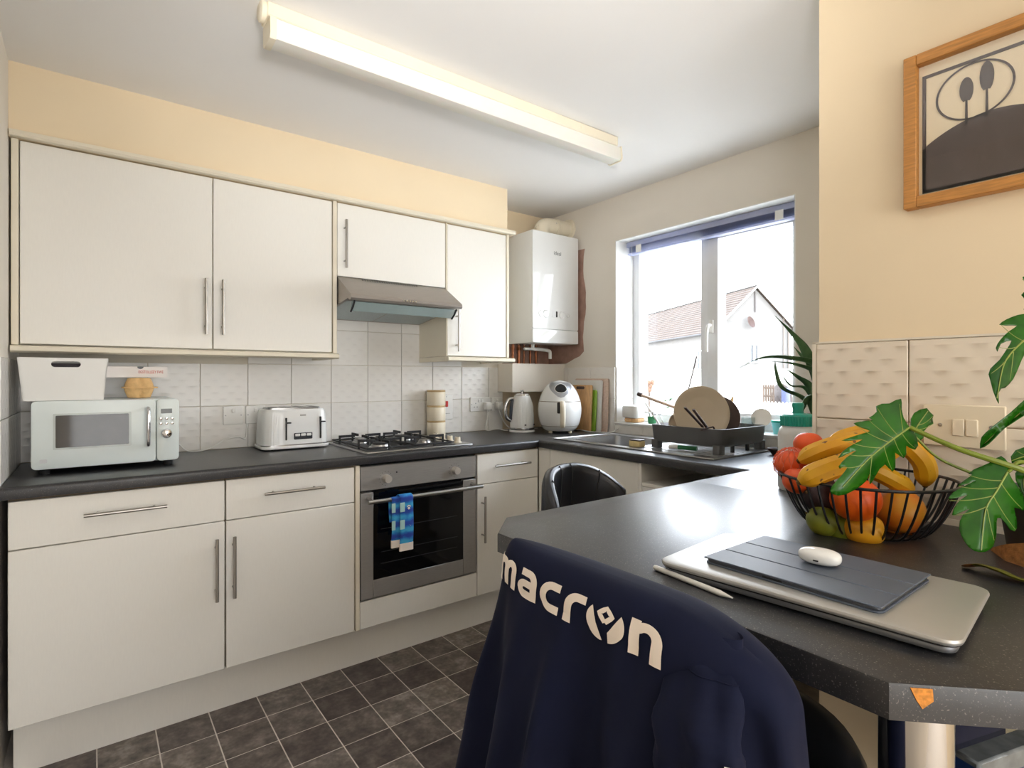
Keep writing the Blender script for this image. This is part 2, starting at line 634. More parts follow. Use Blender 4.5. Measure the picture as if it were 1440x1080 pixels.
def struct(mb, name, m, parent=None, smooth=0):
    o = build(mb, name, m, parent, smooth)
    if parent is None:
        o['kind'] = 'structure'
    return o


def dup(root, loc, rotz, label, group=None):
    r = root.copy(); COL.objects.link(r)
    r.location = loc
    r.rotation_euler = (0, 0, rotz)
    r['label'] = label
    if group:
        r['group'] = group
    for ch in list(root.children):
        c = ch.copy(); COL.objects.link(c); c.parent = r
        for g in list(ch.children):
            d = g.copy(); COL.objects.link(d); d.parent = c
    return r


def text_mb(s, size, fn, res=3, extr=0.0):
    """flat lettering mapped through fn(x, y) -> Vector"""
    cu = bpy.data.curves.new('lettering', 'FONT')
    cu.body, cu.size, cu.align_x, cu.align_y = s, size, 'CENTER', 'CENTER'
    cu.resolution_u = res
    ob = bpy.data.objects.new('lettering', cu)
    COL.objects.link(ob)
    dg = bpy.context.evaluated_depsgraph_get()
    me = bpy.data.meshes.new_from_object(ob.evaluated_get(dg))
    mb = MB()
    mb.add([fn(v.co.x, v.co.y) for v in me.vertices], [tuple(p.vertices) for p in me.polygons])
    COL.objects.unlink(ob)
    bpy.data.objects.remove(ob)
    bpy.data.curves.remove(cu)
    bpy.data.meshes.remove(me)
    return mb


def bez(p0, p1, p2, p3, n=12):
    p0, p1, p2, p3 = map(Vector, (p0, p1, p2, p3))
    out = []
    for i in range(n + 1):
        t = i / n
        s = 1 - t
        out.append(p0 * s ** 3 + p1 * 3 * s * s * t + p2 * 3 * s * t * t + p3 * t ** 3)
    return out


def cat_rom(pts, n=6):
    pts = [Vector(p) for p in pts]
    q = [pts[0] * 2 - pts[1]] + pts + [pts[-1] * 2 - pts[-2]]
    out = []
    for i in range(1, len(q) - 2):
        for k in range(n):
            t = k / n
            a, b, c, d = q[i - 1:i + 3]
            out.append(0.5 * ((2 * b) + (c - a) * t + (2 * a - 5 * b + 4 * c - d) * t * t + (3 * b - a - 3 * c + d) * t ** 3))
    out.append(pts[-1])
    return out


# ------------------------------------------------------------------ room shell
XL, XW, YB, CH, XP, YP = -0.23, 2.50, 2.865, 2.35, 1.55, 0.675
WT = 0.93                                   # worktop height
fl = struct(MB().box(-0.4, 2.8, -2.7, 3.0, -0.12, -0.0008), 'floor', fgrout)
ts, g0 = 0.1682, 0.0042
fmb = MB().rbox(-ts / 2 + g0 / 2, ts / 2 - g0 / 2, -ts / 2 + g0 / 2, ts / 2 - g0 / 2, -0.0006, 0.0002, 0.0002, 1)
fproto = build(fmb, 'floor_tile', ftile_m, fl, smooth=0)
fme = fproto.data
first = True
for i in range(-2, 12):
    for j in range(0, 16):
        x = 0.011 + ts * (i + 0.5)
        y = 2.352 - ts * (j + 0.5)
        if not (XL + 0.02 < x < 1.9 and y > -0.1):
            continue
        if first:
            fproto.location = (x, y, 0); first = False
        else:
            o = link('floor_tile', fme, None, fl)
            o.location = (x, y, 0)
struct(MB().box(XL - 0.12, 2.8, -2.7, 3.0, CH, CH + 0.1), 'ceiling', ceil_m)
wb = struct(MB().box(XL - 0.12, 2.8, YB, YB + 0.12, -0.12, CH), 'wall_back', cream)
wl = struct(MB().box(XL - 0.12, XL, -2.7, YB, -0.12, CH), 'wall_left', magnolia)
wr = struct(MB().box(XP, XW, -2.7, YP, -0.12, CH), 'wall_right', cream)
struct(MB().box(XL - 0.12, XP, -2.82, -2.7, -0.12, CH), 'wall_rear', magnolia)
# window wall with its opening
W0, W1, SZ, WH = 1.19, 2.255, 0.985, 2.084
ww = struct(MB().box(XW, XW + 0.3, YP - 0.3, W0, -0.12, CH).box(XW, XW + 0.3, W1, YB + 0.12, -0.12, CH)
            .box(XW, XW + 0.3, W0, W1, -0.12, SZ).box(XW, XW + 0.3, W0, W1, WH, CH), 'wall_window', magnolia)
build(MB().box(XW + 0.0002, XW + 0.16, W1 - 0.004, W1, 1.327, WH), 'reveal_lining', white_wall, ww, smooth=0)
build(MB().box(XW + 0.0002, XW + 0.16, W0, W0 + 0.004, SZ, WH), 'reveal_lining', white_wall, ww, smooth=0)
build(MB().box(XW + 0.0002, XW + 0.16, W0, W1, WH - 0.004, WH), 'reveal_lining', white_wall, ww, smooth=0)
# bulkhead over the wall units
struct(MB().box(XL, 1.905, 2.545, YB, 2.09, CH), 'trim_1', cream)
# unpainted plaster showing around the boiler
pts = []
random.seed(3)
for k in range(15):
    t = k / 14
    z = 2.085 - t * (2.085 - 1.43)
    pts.append((2.516 + 0.012 * math.sin(9 * t) + random.uniform(-.004, .004), z))
pts += [(2.56, 1.40), (2.61, 1.385), (2.66, 1.365), (2.69, 1.355), (2.864, 1.355), (2.864, 2.085)]
build(MB().prism(pts, 'x', XW - 0.0015, XW), 'bare_plaster_patch', plaster_m, ww, smooth=0)
build(MB().box(2.0, 2.498, YB - 0.0015, YB, 1.3, 1.6), 'bare_plaster_patch', plaster_m, wb, smooth=0)

TM = {}


def tile(w, h, axis, parent, loc, m, off=0.008):
    """one glazed wall tile; axis y: on the back wall, x: on a side wall (sign = facing)"""
    key = (round(w, 4), round(h, 4), axis, m.name)
    if key not in TM:
        g = 0.0012
        b = MB()
        b.rbox(-w / 2 + g, w / 2 - g, -off, 0, -h / 2 + g, h / 2 - g, 0.0016, 1)
        if axis == 'x':
            b.xf(Matrix.Rotation(-pi / 2, 4, 'Z'))
        elif axis == '-x':
            b.xf(Matrix.Rotation(pi / 2, 4, 'Z'))
        o = build(b, 'wall_tile', m, parent, smooth=0, local=True)
        TM[key] = o.data
    else:
        o = link('wall_tile', TM[key], None, parent)
    o.location = loc
    return o


# grout beds and tiles
build(MB().box(XL, 2.10, YB - 0.004, YB, WT, 1.60), 'grout_bed', grout_m, wb, smooth=0)
cols = [XL] + [-0.011 + 0.2 * k for k in range(0, 11)] + [2.1]
rows = [(WT, 1.13), (1.13, 1.327), (1.327, 1.51), (1.51, 1.60)]
for a, b in zip(cols, cols[1:]):
    for r0, r1 in rows:
        if r0 > 1.5 and not (0.85 < b and a < 1.55):
            continue
        if r0 > 1.3 and not (0.7 < b and a < 1.7):
            continue
        tile(b - a, r1 - r0, 'y', wb, ((a + b) / 2, YB - 0.003, (r0 + r1) / 2), tile_back)
# left wall strip
for a, b in ((2.265, 2.465), (2.465, 2.665), (2.665, 2.857)):
    for r0, r1 in ((WT, 1.13), (1.13, 1.327)):
        tile(b - a, r1 - r0, '-x', wl, (XL, (a + b) / 2, (r0 + r1) / 2), tile_side)
# window wall: left of the window, its reveal, below the sill
for a, b in ((2.255, 2.455), (2.455, 2.655), (2.655, 2.857)):
    for r0, r1 in ((WT, 1.135), (1.135, 1.327)):
        tile(b - a, r1 - r0, 'x', ww, (XW, (a + b) / 2, (r0 + r1) / 2), tile_side)
for r0, r1 in ((SZ, 1.135), (1.135, 1.327)):
    tile(0.155, r1 - r0, 'y', ww, (XW + 0.0785, W1, (r0 + r1) / 2), tile_back)
for k in range(5):
    tile(0.213, SZ - WT, 'x', ww, (XW, W0 + 0.213 * (k + 0.5), (WT + SZ) / 2), tile_side)
for a, b in ((0.78, 0.98), (0.98, 1.185)):
    for r0, r1 in ((WT, 1.135), (1.135, 1.327)):
        tile(b - a, r1 - r0, 'x', ww, (XW, (a + b) / 2, (r0 + r1) / 2), tile_side)
# pier (right wall) tiles at the breakfast bar
for a, b in ((0.469, 0.679), (0.259, 0.469), (0.049, 0.259), (-0.161, 0.049), (-0.371, -0.161)):
    for r0, r1 in ((0.94, 1.155), (1.155, 1.352)):
        tile(b - a, r1 - r0, 'x', wr, (XP, (a + b) / 2, (r0 + r1) / 2), tile_pier, 0.010)
build(MB().box(XP - 0.011, XP, 0.679, 0.688, 0.932, 1.355), 'tile_edge_trim', wall_tile_trim, wr, smooth=0)
build(MB().box(XP - 0.011, XP, -0.371, 0.688, 1.352, 1.357), 'tile_edge_trim', wall_tile_trim, wr, smooth=0)
build(MB().prism([(XP - 0.016, 0.93), (XP, 0.93), (XP, 0.945), (XP - 0.012, 0.943)], 'y', -0.4, 0.679), 'sealant_bead', wall_tile_trim, wr, smooth=0)

# ------------------------------------------------------------------ window
win = thing('window_1', 'white double window with a lilac blind above the sink', 'window', (2.66, (W0 + W1) / 2, SZ))
win['kind'] = 'structure'
del win['category']
FX0, FX1 = 2.655, 2.725
y0, y1 = W0, W1
z0, z1 = SZ + 0.012, WH
fr = MB()
fr.rbox(FX0, FX1, y1 - 0.052, y1, z0, z1, 0.004).rbox(FX0, FX1, y0, y0 + 0.052, z0, z1, 0.004)
fr.rbox(FX0, FX1, y0, y1, z0, z0 + 0.05, 0.004).rbox(FX0, FX1, y0, y1, z1 - 0.052, z1, 0.004)
fr.rbox(FX0, FX1, 1.705, 1.775, z0, z1, 0.004)
build(fr, 'outer_frame', upvc_m, win)
sash = MB()
sx0, sx1 = FX0 - 0.018, FX1 - 0.01
a, b = y0 + 0.03, 1.722
sash.rbox(sx0, sx1, a, a + 0.05, z0 + 0.03, z1 - 0.03, 0.005).rbox(sx0, sx1, b - 0.062, b, z0 + 0.03, z1 - 0.03, 0.005)
sash.rbox(sx0, sx1, a, b, z0 + 0.03, z0 + 0.085, 0.005).rbox(sx0, sx1, a, b, z1 - 0.085, z1 - 0.03, 0.005)
build(sash, 'opening_sash', upvc_m, win)
build(MB().box(FX0 + 0.03, FX0 + 0.036, 1.76, y1 - 0.04, z0 + 0.04, z1 - 0.04), 'glass_pane', pane_m, win, smooth=0)
build(MB().box(FX0 + 0.02, FX0 + 0.026, a + 0.04, b - 0.05, z0 + 0.07, z1 - 0.07), 'glass_pane', pane_m, win, smooth=0)
hb = MB().rbox(sx0 - 0.012, sx0, 1.682, 1.708, 1.50, 1.57, 0.004).tube(
    cat_rom([(sx0 - 0.012, 1.695, 1.54), (sx0 - 0.035, 1.695, 1.54), (sx0 - 0.04, 1.70, 1.50), (sx0 - 0.034, 1.705, 1.43), (sx0 - 0.032, 1.706, 1.40)], 4), 0.008, 8)
build(hb, 'window_handle', white_m, win)
build(MB().rbox(XW - 0.012, FX0 + 0.01, W0 + 0.001, W1 - 0.001, SZ - 0.004, SZ + 0.012, 0.004), 'sill_board', white_m, win)

# lilac venetian blind pulled up
bl = thing('venetian_blind', 'lilac venetian blind pulled up at the head of the window', 'blind', (2.60, 1.72, 2.04))
build(MB().rbox(2.575, 2.625, 1.215, 2.235, 2.048, 2.078, 0.003), 'headrail', lilac_m, bl)
for k in range(7):
    z = 2.043 - k * 0.0045
    build(MB().grid(lambda s, t, z=z: Vector((2.572 + 0.05 * t, 1.222 + 1.006 * s, z + 0.003 * math.sin(pi * t))), 2, 5), 'slat', lilac_m, bl)
build(MB().rbox(2.578, 2.62, 1.222, 2.228, 2.002, 2.012, 0.003), 'bottom_rail', lilac_m, bl)
for y in (1.30, 2.14):
    build(MB().cyl((2.573, y, 2.003), (2.573, y, 2.05), 0.0012, 6), 'ladder_cord', white_m, bl)
build(MB().cyl((2.572, 2.19, 1.30), (2.572, 2.19, 2.05), 0.0012, 6), 'pull_cord', white_m, bl)
build(MB().rbox(2.571, 2.574, 1.28, 1.32, 2.006, 2.052, 0.001), 'bracket', white_m, bl)
build(MB().rbox(2.571, 2.574, 2.12, 2.16, 2.006, 2.052, 0.001), 'bracket', white_m, bl)


# ------------------------------------------------------------------ cabinets
def t_handle(parent, p, length, vertical, out):
    """bar handle centred at p; out = unit vector away from the door"""
    p, out = Vector(p), Vector(out)
    ax = Vector((0, 0, 1)) if vertical else Vector((0, 0, 1)).cross(out)
    c = p + out * 0.032
    b = MB().cyl(c - ax * length / 2, c + ax * length / 2, 0.0058, 12)
    for s in (-1, 1):
        q = p + ax * s * (length / 2 - 0.035)
        b.cyl(q, q + out * 0.032, 0.004, 8)
    return build(b, 'bar_handle', handle_m, parent)


OUTY = (0, -1, 0)
OUTX = (-1, 0, 0)
YF = 2.26           # base door fronts
UF = 2.55           # wall door fronts
ZB, ZD, ZT = 0.186, 0.7325, 0.882


def base_unit(x0, x1, label, hx=None, hdx=None):
    t = thing('base_cabinet', label, 'cabinet', ((x0 + x1) / 2, 2.56, 0), 0, 'base units along the back wall')
    build(MB().box(x0, x1, YF + 0.02, YB - 0.012, ZB, WT - 0.041), 'carcass', gap_m, t, smooth=0)
    d = build(MB().rbox(x0 + 0.0015, x1 - 0.0015, YF, YF + 0.019, ZB, ZD - 0.0015, 0.002, 1), 'door', unit_m, t)
    t_handle(d, (hdx, YF, 0.563), 0.226, True, OUTY)
    d = build(MB().rbox(x0 + 0.0015, x1 - 0.0015, YF, YF + 0.019, ZD + 0.0015, ZT, 0.002, 1), 'drawer', unit_m, t)
    t_handle(d, (hx, YF, 0.819), 0.227, False, OUTY)
    return t


base_unit(-0.207, 0.389, 'wide white base cabinet with drawer and door under the microwave', 0.0905, 0.358)
base_unit(0.391, 0.884, 'white base cabinet with drawer and door between wide unit and oven', 0.634, 0.416)
base_unit(1.506, 1.898, 'narrow white base cabinet with drawer and door beside the oven', 1.708, 1.534)
t = thing('end_panel', 'narrow cream upright panel on the near side of the oven', 'panel', (0.894, 2.56, 0))
build(MB().rbox(0.886, 0.905, YF - 0.004, YB - 0.012, ZB, ZT + 0.006, 0.002, 1), 'panel_board', trim_cab_m, t)
# oven housing
t = thing('oven_housing', 'white oven housing with plain panel below the oven', 'cabinet', (1.2, 2.56, 0))
build(MB().box(0.9065, 1.5045, YF + 0.03, YB - 0.012, ZB, 0.296).box(0.9065, 0.9085, YF + 0.03, YB - 0.012, 0.296, WT - 0.041)
      .box(1.5025, 1.5045, YF + 0.03, YB - 0.012, 0.296, WT - 0.041), 'carcass', gap_m, t, smooth=0)
build(MB().rbox(0.907, 1.504, YF, YF + 0.019, ZB, 0.301, 0.002, 1), 'plain_panel', unit_m, t)
# window run
t = thing('sink_cabinet', 'white sink cabinet under the window with one tall door and small handle', 'cabinet', (2.2, 1.9, 0))
build(MB().box(1.92, XW - 0.012, 1.583, 2.2, ZB, 0.70).box(1.92, 1.95, 1.583, 2.2, 0.70, WT - 0.041), 'carcass', gap_m, t, smooth=0)
d = build(MB().rbox(1.9, 1.919, 1.583, 2.168, ZB, ZT + 0.006, 0.002, 1), 'door', unit_m, t)
t_handle(d, (1.9, 1.958, 0.834), 0.1, False, OUTX)
t = thing('corner_post', 'white corner post where the two runs of base cabinets meet', 'post', (1.91, 2.21, 0))
build(MB().box(1.901, 1.919, 2.1695, 2.2585, ZB, ZT + 0.006), 'post_board', unit_m, t, smooth=0)
t = thing('open_cabinet', 'white base cabinet with open slot above its drawers beside the breakfast bar', 'cabinet', (2.2, 1.3, 0))
build(MB().box(1.9, XW - 0.012, 1.565, 1.581, ZB, WT - 0.041).box(1.9, XW - 0.012, 1.052, 1.068, ZB, WT - 0.041)
      .box(1.92, XW - 0.012, 1.068, 1.565, ZB, 0.79).box(2.3, 2.32, 1.068, 1.565, 0.79, WT - 0.041), 'carcass', unit_m, t, smooth=0)
build(MB().rbox(1.9, 2.3, 1.07, 1.563, 0.79, 0.806, 0.002, 1), 'shelf', unit_m, t)
d = build(MB().rbox(1.9, 1.919, 1.07, 1.563, 0.52, 0.788, 0.002, 1), 'drawer', unit_m, t)
t_handle(d, (1.9, 1.40, 0.755), 0.12, False, OUTX)
d = build(MB().rbox(1.9, 1.919, 1.07, 1.563, ZB, 0.516, 0.002, 1), 'drawer', unit_m, t)
t_handle(d, (1.9, 1.32, 0.46), 0.12, False, OUTX)
t = thing('plinth', 'long white plinth board along the floor below the base cabinets', 'plinth', (0.85, 2.35, 0))
build(MB().box(-0.2, 1.955, 2.343, 2.36, 0, ZB - 0.001), 'plinth_board', unit_m, t, smooth=0)
build(MB().box(1.955, 1.972, 1.06, 2.343, 0, ZB - 0.001), 'plinth_board', unit_m, t, smooth=0)


def wall_unit(x0, x1, zb, label, hx, hz, left_end=False, right_end=False, dx0=None, dx1=None):
    t = thing('wall_cabinet', label, 'cabinet', ((x0 + x1) / 2, 2.7, zb), 0, 'wall cabinets over the back worktop')
    build(MB().box(x0, x1, UF + 0.02, YB - 0.012, zb, 2.088), 'carcass', trim_cab_m, t, smooth=0)
    d = build(MB().rbox(dx0 or x0 + 0.0015, (dx1 or x1) - 0.0015, UF, UF + 0.0195, zb + 0.002, 2.084, 0.002, 1), 'door', unit_m, t)
    t_handle(d, (hx, UF, hz), 0.226, True, OUTY)
    return t


wall_unit(-0.2025, 0.393, 1.378, 'widest white wall cabinet hanging over the microwave', 0.366, 1.551)
wall_unit(0.394, 0.889, 1.378, 'white wall cabinet over the toaster beside the hood cabinet', 0.428, 1.551)
wall_unit(0.912, 1.4985, 1.738, 'short white wall cabinet above the extractor hood', 0.946, 1.89)
wall_unit(1.508, 1.9, 1.378, 'narrow white wall cabinet between hood and boiler', 1.562, 1.515)
for x0, x1, zb, lab in ((-0.224, -0.204, 1.376, 'cream upright panel where the wall cabinets meet the side wall'),
                        (0.891, 0.910, 1.376, 'cream upright panel at the near side of the extractor hood'),
                        (1.4995, 1.5065, 1.376, 'thin cream upright panel at the far side of the extractor hood'),
                        (1.9015, 1.919, 1.376, 'cream upright end panel facing the boiler')):
    t = thing('end_panel', lab, 'panel', ((x0 + x1) / 2, 2.7, zb))
    build(MB().rbox(x0, x1, UF - 0.004, YB - 0.012, zb, 2.088, 0.002, 1), 'panel_board', trim_cab_m, t)
t = thing('cornice', 'cream cornice strip along the top of the wall cabinets', 'cornice', (0.85, 2.53, 2.09))
prof = [(2.52, 2.089), (2.515, 2.096), (2.517, 2.108), (2.528, 2.112), (2.544, 2.112), (2.544, 2.089)]
build(MB().prism(prof, 'x', XL + 0.004, 1.945), 'moulding', trim_cab_m, t)
build(MB().box(1.906, 1.945, 2.545, YB - 0.012, 2.089, 2.112), 'moulding', trim_cab_m, t, smooth=0)
for x0, x1, lab in ((-0.224, 0.912, 'long cream light pelmet under the two wide wall cabinets'), (1.4995, 1.945, 'short cream light pelmet under the narrow wall cabinet')):
    t = thing('pelmet', lab, 'pelmet', ((x0 + x1) / 2, 2.53, 1.35))
    prof = [(2.53, 1.374), (2.522, 1.368), (2.522, 1.355), (2.53, 1.349), (2.552, 1.349), (2.552, 1.374)]
    build(MB().prism(prof, 'x', x0, x1), 'moulding', trim_cab_m, t)
    ends = [(x0, x0 + 0.02)] if x0 > 1 else []
    ends.append((x1 - 0.022, x1))
    for e0, e1 in ends:
        build(MB().box(e0, e1, 2.553, YB - 0.012, 1.349, 1.374), 'moulding', trim_cab_m, t, smooth=0)


# ------------------------------------------------------------------ worktops
def edge_prof(yf, yb, z0, z1, r=0.012):
    pr = [(yb, z0), (yb, z1)]
    for k in range(5):
        a = pi / 2 + k / 4 * pi / 2
        pr.append((yf + r + r * math.cos(a), z1 - r + r * math.sin(a)))
    pr.append((yf + 0.004, z0))
    return pr


wk = thing('worktop', 'black speckled worktop running along the back wall under the wall cabinets', 'worktop', (1.1, 2.55, 0.89))
build(MB().prism(edge_prof(2.24, YB - 0.012, WT - 0.038, WT), 'x', XL + 0.008, XW - 0.001), 'worktop_slab', work_m, wk)
w2 = thing('worktop', 'black speckled worktop under the window holding the steel sink', 'worktop', (2.2, 1.65, 0.89))
SB = (2.03, 2.38, 1.73, 2.14)
mb = MB()
pr = edge_prof(1.88, SB[0], WT - 0.038, WT)
mb.prism([(p[0], p[1]) for p in pr], 'y', 1.0515, 2.2385)
mb.box(SB[1], XW - 0.01, 1.0515, 2.2385, WT - 0.038, WT)
mb.box(SB[0], SB[1], 1.0515, SB[2], WT - 0.038, WT).box(SB[0], SB[1], SB[3], 2.2385, WT - 0.038, WT)
mb.box(XP - 0.0168, XW - 0.01, 0.70, 1.0514, WT - 0.038, WT)
build(mb, 'worktop_slab', work_m, w2)

bar = thing('breakfast_bar', 'black speckled breakfast bar top with cut corners in front of the camera', 'worktop', (1.2, 0.55, 0))
poly = [(0.690, 0.228), (0.845, 0.075), (XP - 0.017, 0.075), (XP - 0.017, 1.05), (0.782, 1.05), (0.690, 0.957)]
b = bmesh.new()
vs = [b.verts.new((x, y, WT)) for x, y in poly]
f = b.faces.new(vs)
r = bmesh.ops.extrude_face_region(b, geom=[f])
for v in r['geom']:
    if isinstance(v, bmesh.types.BMVert):
        v.co.z = WT - 0.041
es = [e for e in b.edges if all(abs(v.co.z - WT) < 1e-5 for v in e.verts) and any(v.co.x < 1.5 for v in e.verts)]
bmesh.ops.bevel(b, geom=es, offset=0.004, segments=2, profile=0.5, affect='EDGES')
build(MB().bm(b), 'bar_top', work_m, bar)
# chipped laminate on the cut corner
d = Vector((0.845 - 0.690, 0.075 - 0.228, 0)).normalized()
nrm = Vector((d.y, -d.x, 0))
if nrm.dot(Vector((-1, -1, 0))) < 0:
    nrm = -nrm
o0 = Vector((0.690, 0.228, WT))
cp = [(0.021, -0.004), (0.043, -0.004), (0.044, -0.017), (0.039, -0.021), (0.033, -0.026), (0.027, -0.017)]
mb = MB()
vv = [o0 + d * a + Vector((0, 0, z)) + nrm * 0.0012 for a, z in cp]
vv2 = [o0 + d * a + Vector((0, 0, z)) - nrm * 0.002 for a, z in cp]
n_ = len(cp)
mb.add(vv + vv2, [tuple(range(n_))] + [(i, (i + 1) % n_, n_ + (i + 1) % n_, n_ + i) for i in range(n_)])
build(mb, 'chipped_edge', chip_m, bar, smooth=0)['label'] = 'bare orange chipboard where the laminate is chipped'
lg = build(MB().cyl((0.795, 0.235, 0.012), (0.795, 0.235, WT - 0.041), 0.038, 32), 'bar_leg', chrome_m, bar)
lg['label'] = 'chrome tube leg'
build(MB().lathe([(0.055, 0), (0.055, 0.006), (0.04, 0.012)], 32, (0.795, 0.235, 0)), 'leg_foot', chrome_m, lg)

# ------------------------------------------------------------------ oven, hob, hood
ov = thing('oven', 'built in stainless steel oven with black glass door under the hob', 'oven', (1.2, 2.5, 0.3))
build(MB().box(0.912, 1.4985, YF + 0.02, 2.78, 0.306, 0.882), 'oven_body', black_m, ov, smooth=0)
build(MB().rbox(0.909, 1.497, YF - 0.002, YF + 0.02, 0.775, 0.880, 0.003, 1), 'control_panel', oven_steel, ov)
dr = build(MB().rbox(0.909, 0.966, YF - 0.004, YF + 0.02, 0.309, 0.766, 0.002, 1).rbox(1.423, 1.497, YF - 0.004, YF + 0.02, 0.309, 0.766, 0.002, 1)
           .rbox(0.966, 1.423, YF - 0.004, YF + 0.02, 0.309, 0.386, 0.002, 1), 'oven_door', oven_steel, ov)
build(MB().box(0.966, 1.423, YF - 0.003, YF + 0.004, 0.386, 0.766), 'door_glass', blackglass, dr, smooth=0)
mb = MB()
for z in (0.50, 0.60, 0.45):
    mb.box(1.0, 1.39, YF - 0.0034, YF - 0.003, z, z + 0.002)
build(mb, 'shelf_line', M('rack_glint', rgb(60, 62, 66), 0.3), dr, smooth=0)
build(MB().cyl((0.918, 2.196, 0.738), (1.494, 2.196, 0.738), 0.009, 16).cyl((0.94, 2.196, 0.738), (0.94, YF - 0.004, 0.745), 0.008, 10)
      .cyl((1.472, 2.196, 0.738), (1.472, YF - 0.004, 0.745), 0.008, 10), 'door_handle', steel_m, dr)
for x in (1.024, 1.375):
    build(MB().cyl((x, YF - 0.002, 0.820), (x, YF - 0.032, 0.820), 0.0185, 24, 0.0165), 'control_knob', M('knob_silver', rgb(206, 200, 192), 0.35, 0.5, var=0.02) if x < 1.1 else bpy.data.materials['knob_silver'], ov)
build(MB().cyl((1.075, YF - 0.0025, 0.842), (1.075, YF - 0.004, 0.842), 0.0035, 12), 'indicator_lamp', black_m, ov)
mb = MB()
for cx in (1.024, 1.375):
    for k in range(9):
        a = math.radians(40 + k * 28)
        mb.box(cx + 0.03 * math.cos(a) - 0.0012, cx + 0.03 * math.cos(a) + 0.0012, YF - 0.0026, YF - 0.002, 0.82 + 0.03 * math.sin(a) - 0.0012, 0.82 + 0.03 * math.sin(a) + 0.0012)
build(mb, 'dial_marks', black_m, ov, smooth=0)['kind'] = 'stuff'

hob = thing('gas_hob', 'stainless steel gas hob with black pan supports and four burners', 'hob', (1.21, 2.53, WT))
HX0, HX1, HY0, HY1 = 0.935, 1.50, 2.275, 2.765
build(MB().vbox(HX0, HX1, HY0, HY1, WT, WT + 0.007, 0.02, 4, 0.003), 'hob_plate', steel_m, hob)
build(MB().vbox(HX0 + 0.02, HX1 - 0.09, HY0 + 0.02, HY1 - 0.02, WT + 0.0065, WT + 0.0085, 0.015, 3), 'hob_well', iron_m, hob)
bz = WT + 0.008
for (x, y, r) in ((1.06, 2.40, 0.04), (1.06, 2.64, 0.03), (1.29, 2.40, 0.03), (1.29, 2.64, 0.048)):
    bo = build(MB().lathe([(r * 1.3, 0), (r * 1.25, 0.006), (r * 1.05, 0.008), (r, 0.016), (0, 0.017)], 24, (x, y, bz)), 'burner', steel_m, hob)
    build(MB().lathe([(r * 0.86, 0.0165), (r * 0.9, 0.019), (r * 0.8, 0.023), (0, 0.024)], 24, (x, y, bz)), 'burner_cap', iron_m if r > 0.035 else steel_m, bo)
for x in (1.06, 1.29):
    mb = MB()
    hw = 0.103
    zt = bz + 0.042
    for (a, b) in (((x - hw, 2.30), (x + hw, 2.30)), ((x - hw, 2.74), (x + hw, 2.74)), ((x - hw, 2.30), (x - hw, 2.74)), ((x + hw, 2.30), (x + hw, 2.74))):
        mb.cyl((a[0], a[1], bz + 0.012), (b[0], b[1], bz + 0.012), 0.004, 8)
    for cy_ in (2.40, 2.64):
        for k in range(4):
            dx, dy = ((1, 0), (-1, 0), (0, 1), (0, -1))[k]
            ex, ey = x + dx * hw, cy_ + dy * 0.10
            if dy:
                mb.box(x - 0.004, x + 0.004, cy_ + dy * 0.028, ey, zt - 0.012, zt)
                mb.box(x - 0.004, x + 0.004, ey - 0.004, ey + 0.004, bz, zt)
            else:
                mb.box(x + dx * 0.028, ex, cy_ - 0.004, cy_ + 0.004, zt - 0.012, zt)
                mb.box(ex - 0.004, ex + 0.004, cy_ - 0.004, cy_ + 0.004, bz, zt)
    build(mb, 'pan_support', iron_m, hob, smooth=0)
for k in range(4):
    y = 2.36 + k * 0.075
    kb = build(MB().lathe([(0.019, 0.0), (0.019, 0.004), (0.015, 0.006), (0.014, 0.026), (0.012, 0.028), (0, 0.028)], 20, (1.455, y, WT + 0.007)), 'hob_knob', ivory_m, hob)
    build(MB().box(1.4535, 1.4565, y - 0.013, y + 0.013, WT + 0.034, WT + 0.036), 'pointer', black_m, kb, smooth=0)

hd = thing('extractor_hood', 'dark steel extractor hood with glass visor above the hob', 'hood', (1.205, 2.62, 1.55))
prof = [(YB - 0.014, 1.736), (2.552, 1.736), (2.392, 1.640), (2.384, 1.632), (2.382, 1.620), (2.388, 1.612), (2.40, 1.612), (2.42, 1.622), (YB - 0.014, 1.565)]
build(MB().prism(prof, 'x', 0.914, 1.497), 'hood_body', dark_steel, hd, smooth=25)
mb = MB()
for k in range(24):
    x = 1.03 + k * 0.0125
    q = 0.93
    y = 2.392 + (2.552 - 2.392) * q
    z = 1.64 + (1.736 - 1.64) * q
    y, z = y - 0.001, z + 0.0017
    mb.add([(x, y + 0.009, z + 0.0054), (x + 0.0075, y + 0.009, z + 0.0054), (x + 0.0045, y - 0.009, z - 0.0054), (x - 0.003, y - 0.009, z - 0.0054)], [(0, 1, 2, 3)])
build(mb, 'vent_slots', black_m, hd, smooth=0)['kind'] = 'stuff'
mb = MB()
for k in range(5):
    x = 1.165 + k * 0.016
    mb.rbox(x, x + 0.010, 2.376, 2.384, 1.621, 1.630, 0.001, 1)
build(mb, 'push_buttons', chrome_m, hd)
for x0, x1 in ((0.925, 1.203), (1.209, 1.487)):
    mb = MB().add([(x0, 2.46, 1.6145), (x1, 2.46, 1.6145), (x1, 2.83, 1.5665), (x0, 2.83, 1.5665)], [(0, 1, 2, 3)])
    build(mb, 'grease_filter', mesh_f, hd, smooth=0)
build(MB().add([(0.928, 2.405, 1.606), (1.483, 2.405, 1.606), (1.475, 2.445, 1.567), (0.936, 2.445, 1.567),
                (0.928, 2.409, 1.608), (1.483, 2.409, 1.608), (1.475, 2.449, 1.569), (0.936, 2.449, 1.569)],
               [(0, 1, 2, 3), (4, 7, 6, 5), (0, 4, 5, 1), (1, 5, 6, 2), (2, 6, 7, 3), (3, 7, 4, 0)]), 'glass_visor', hoodglass, hd, smooth=0)
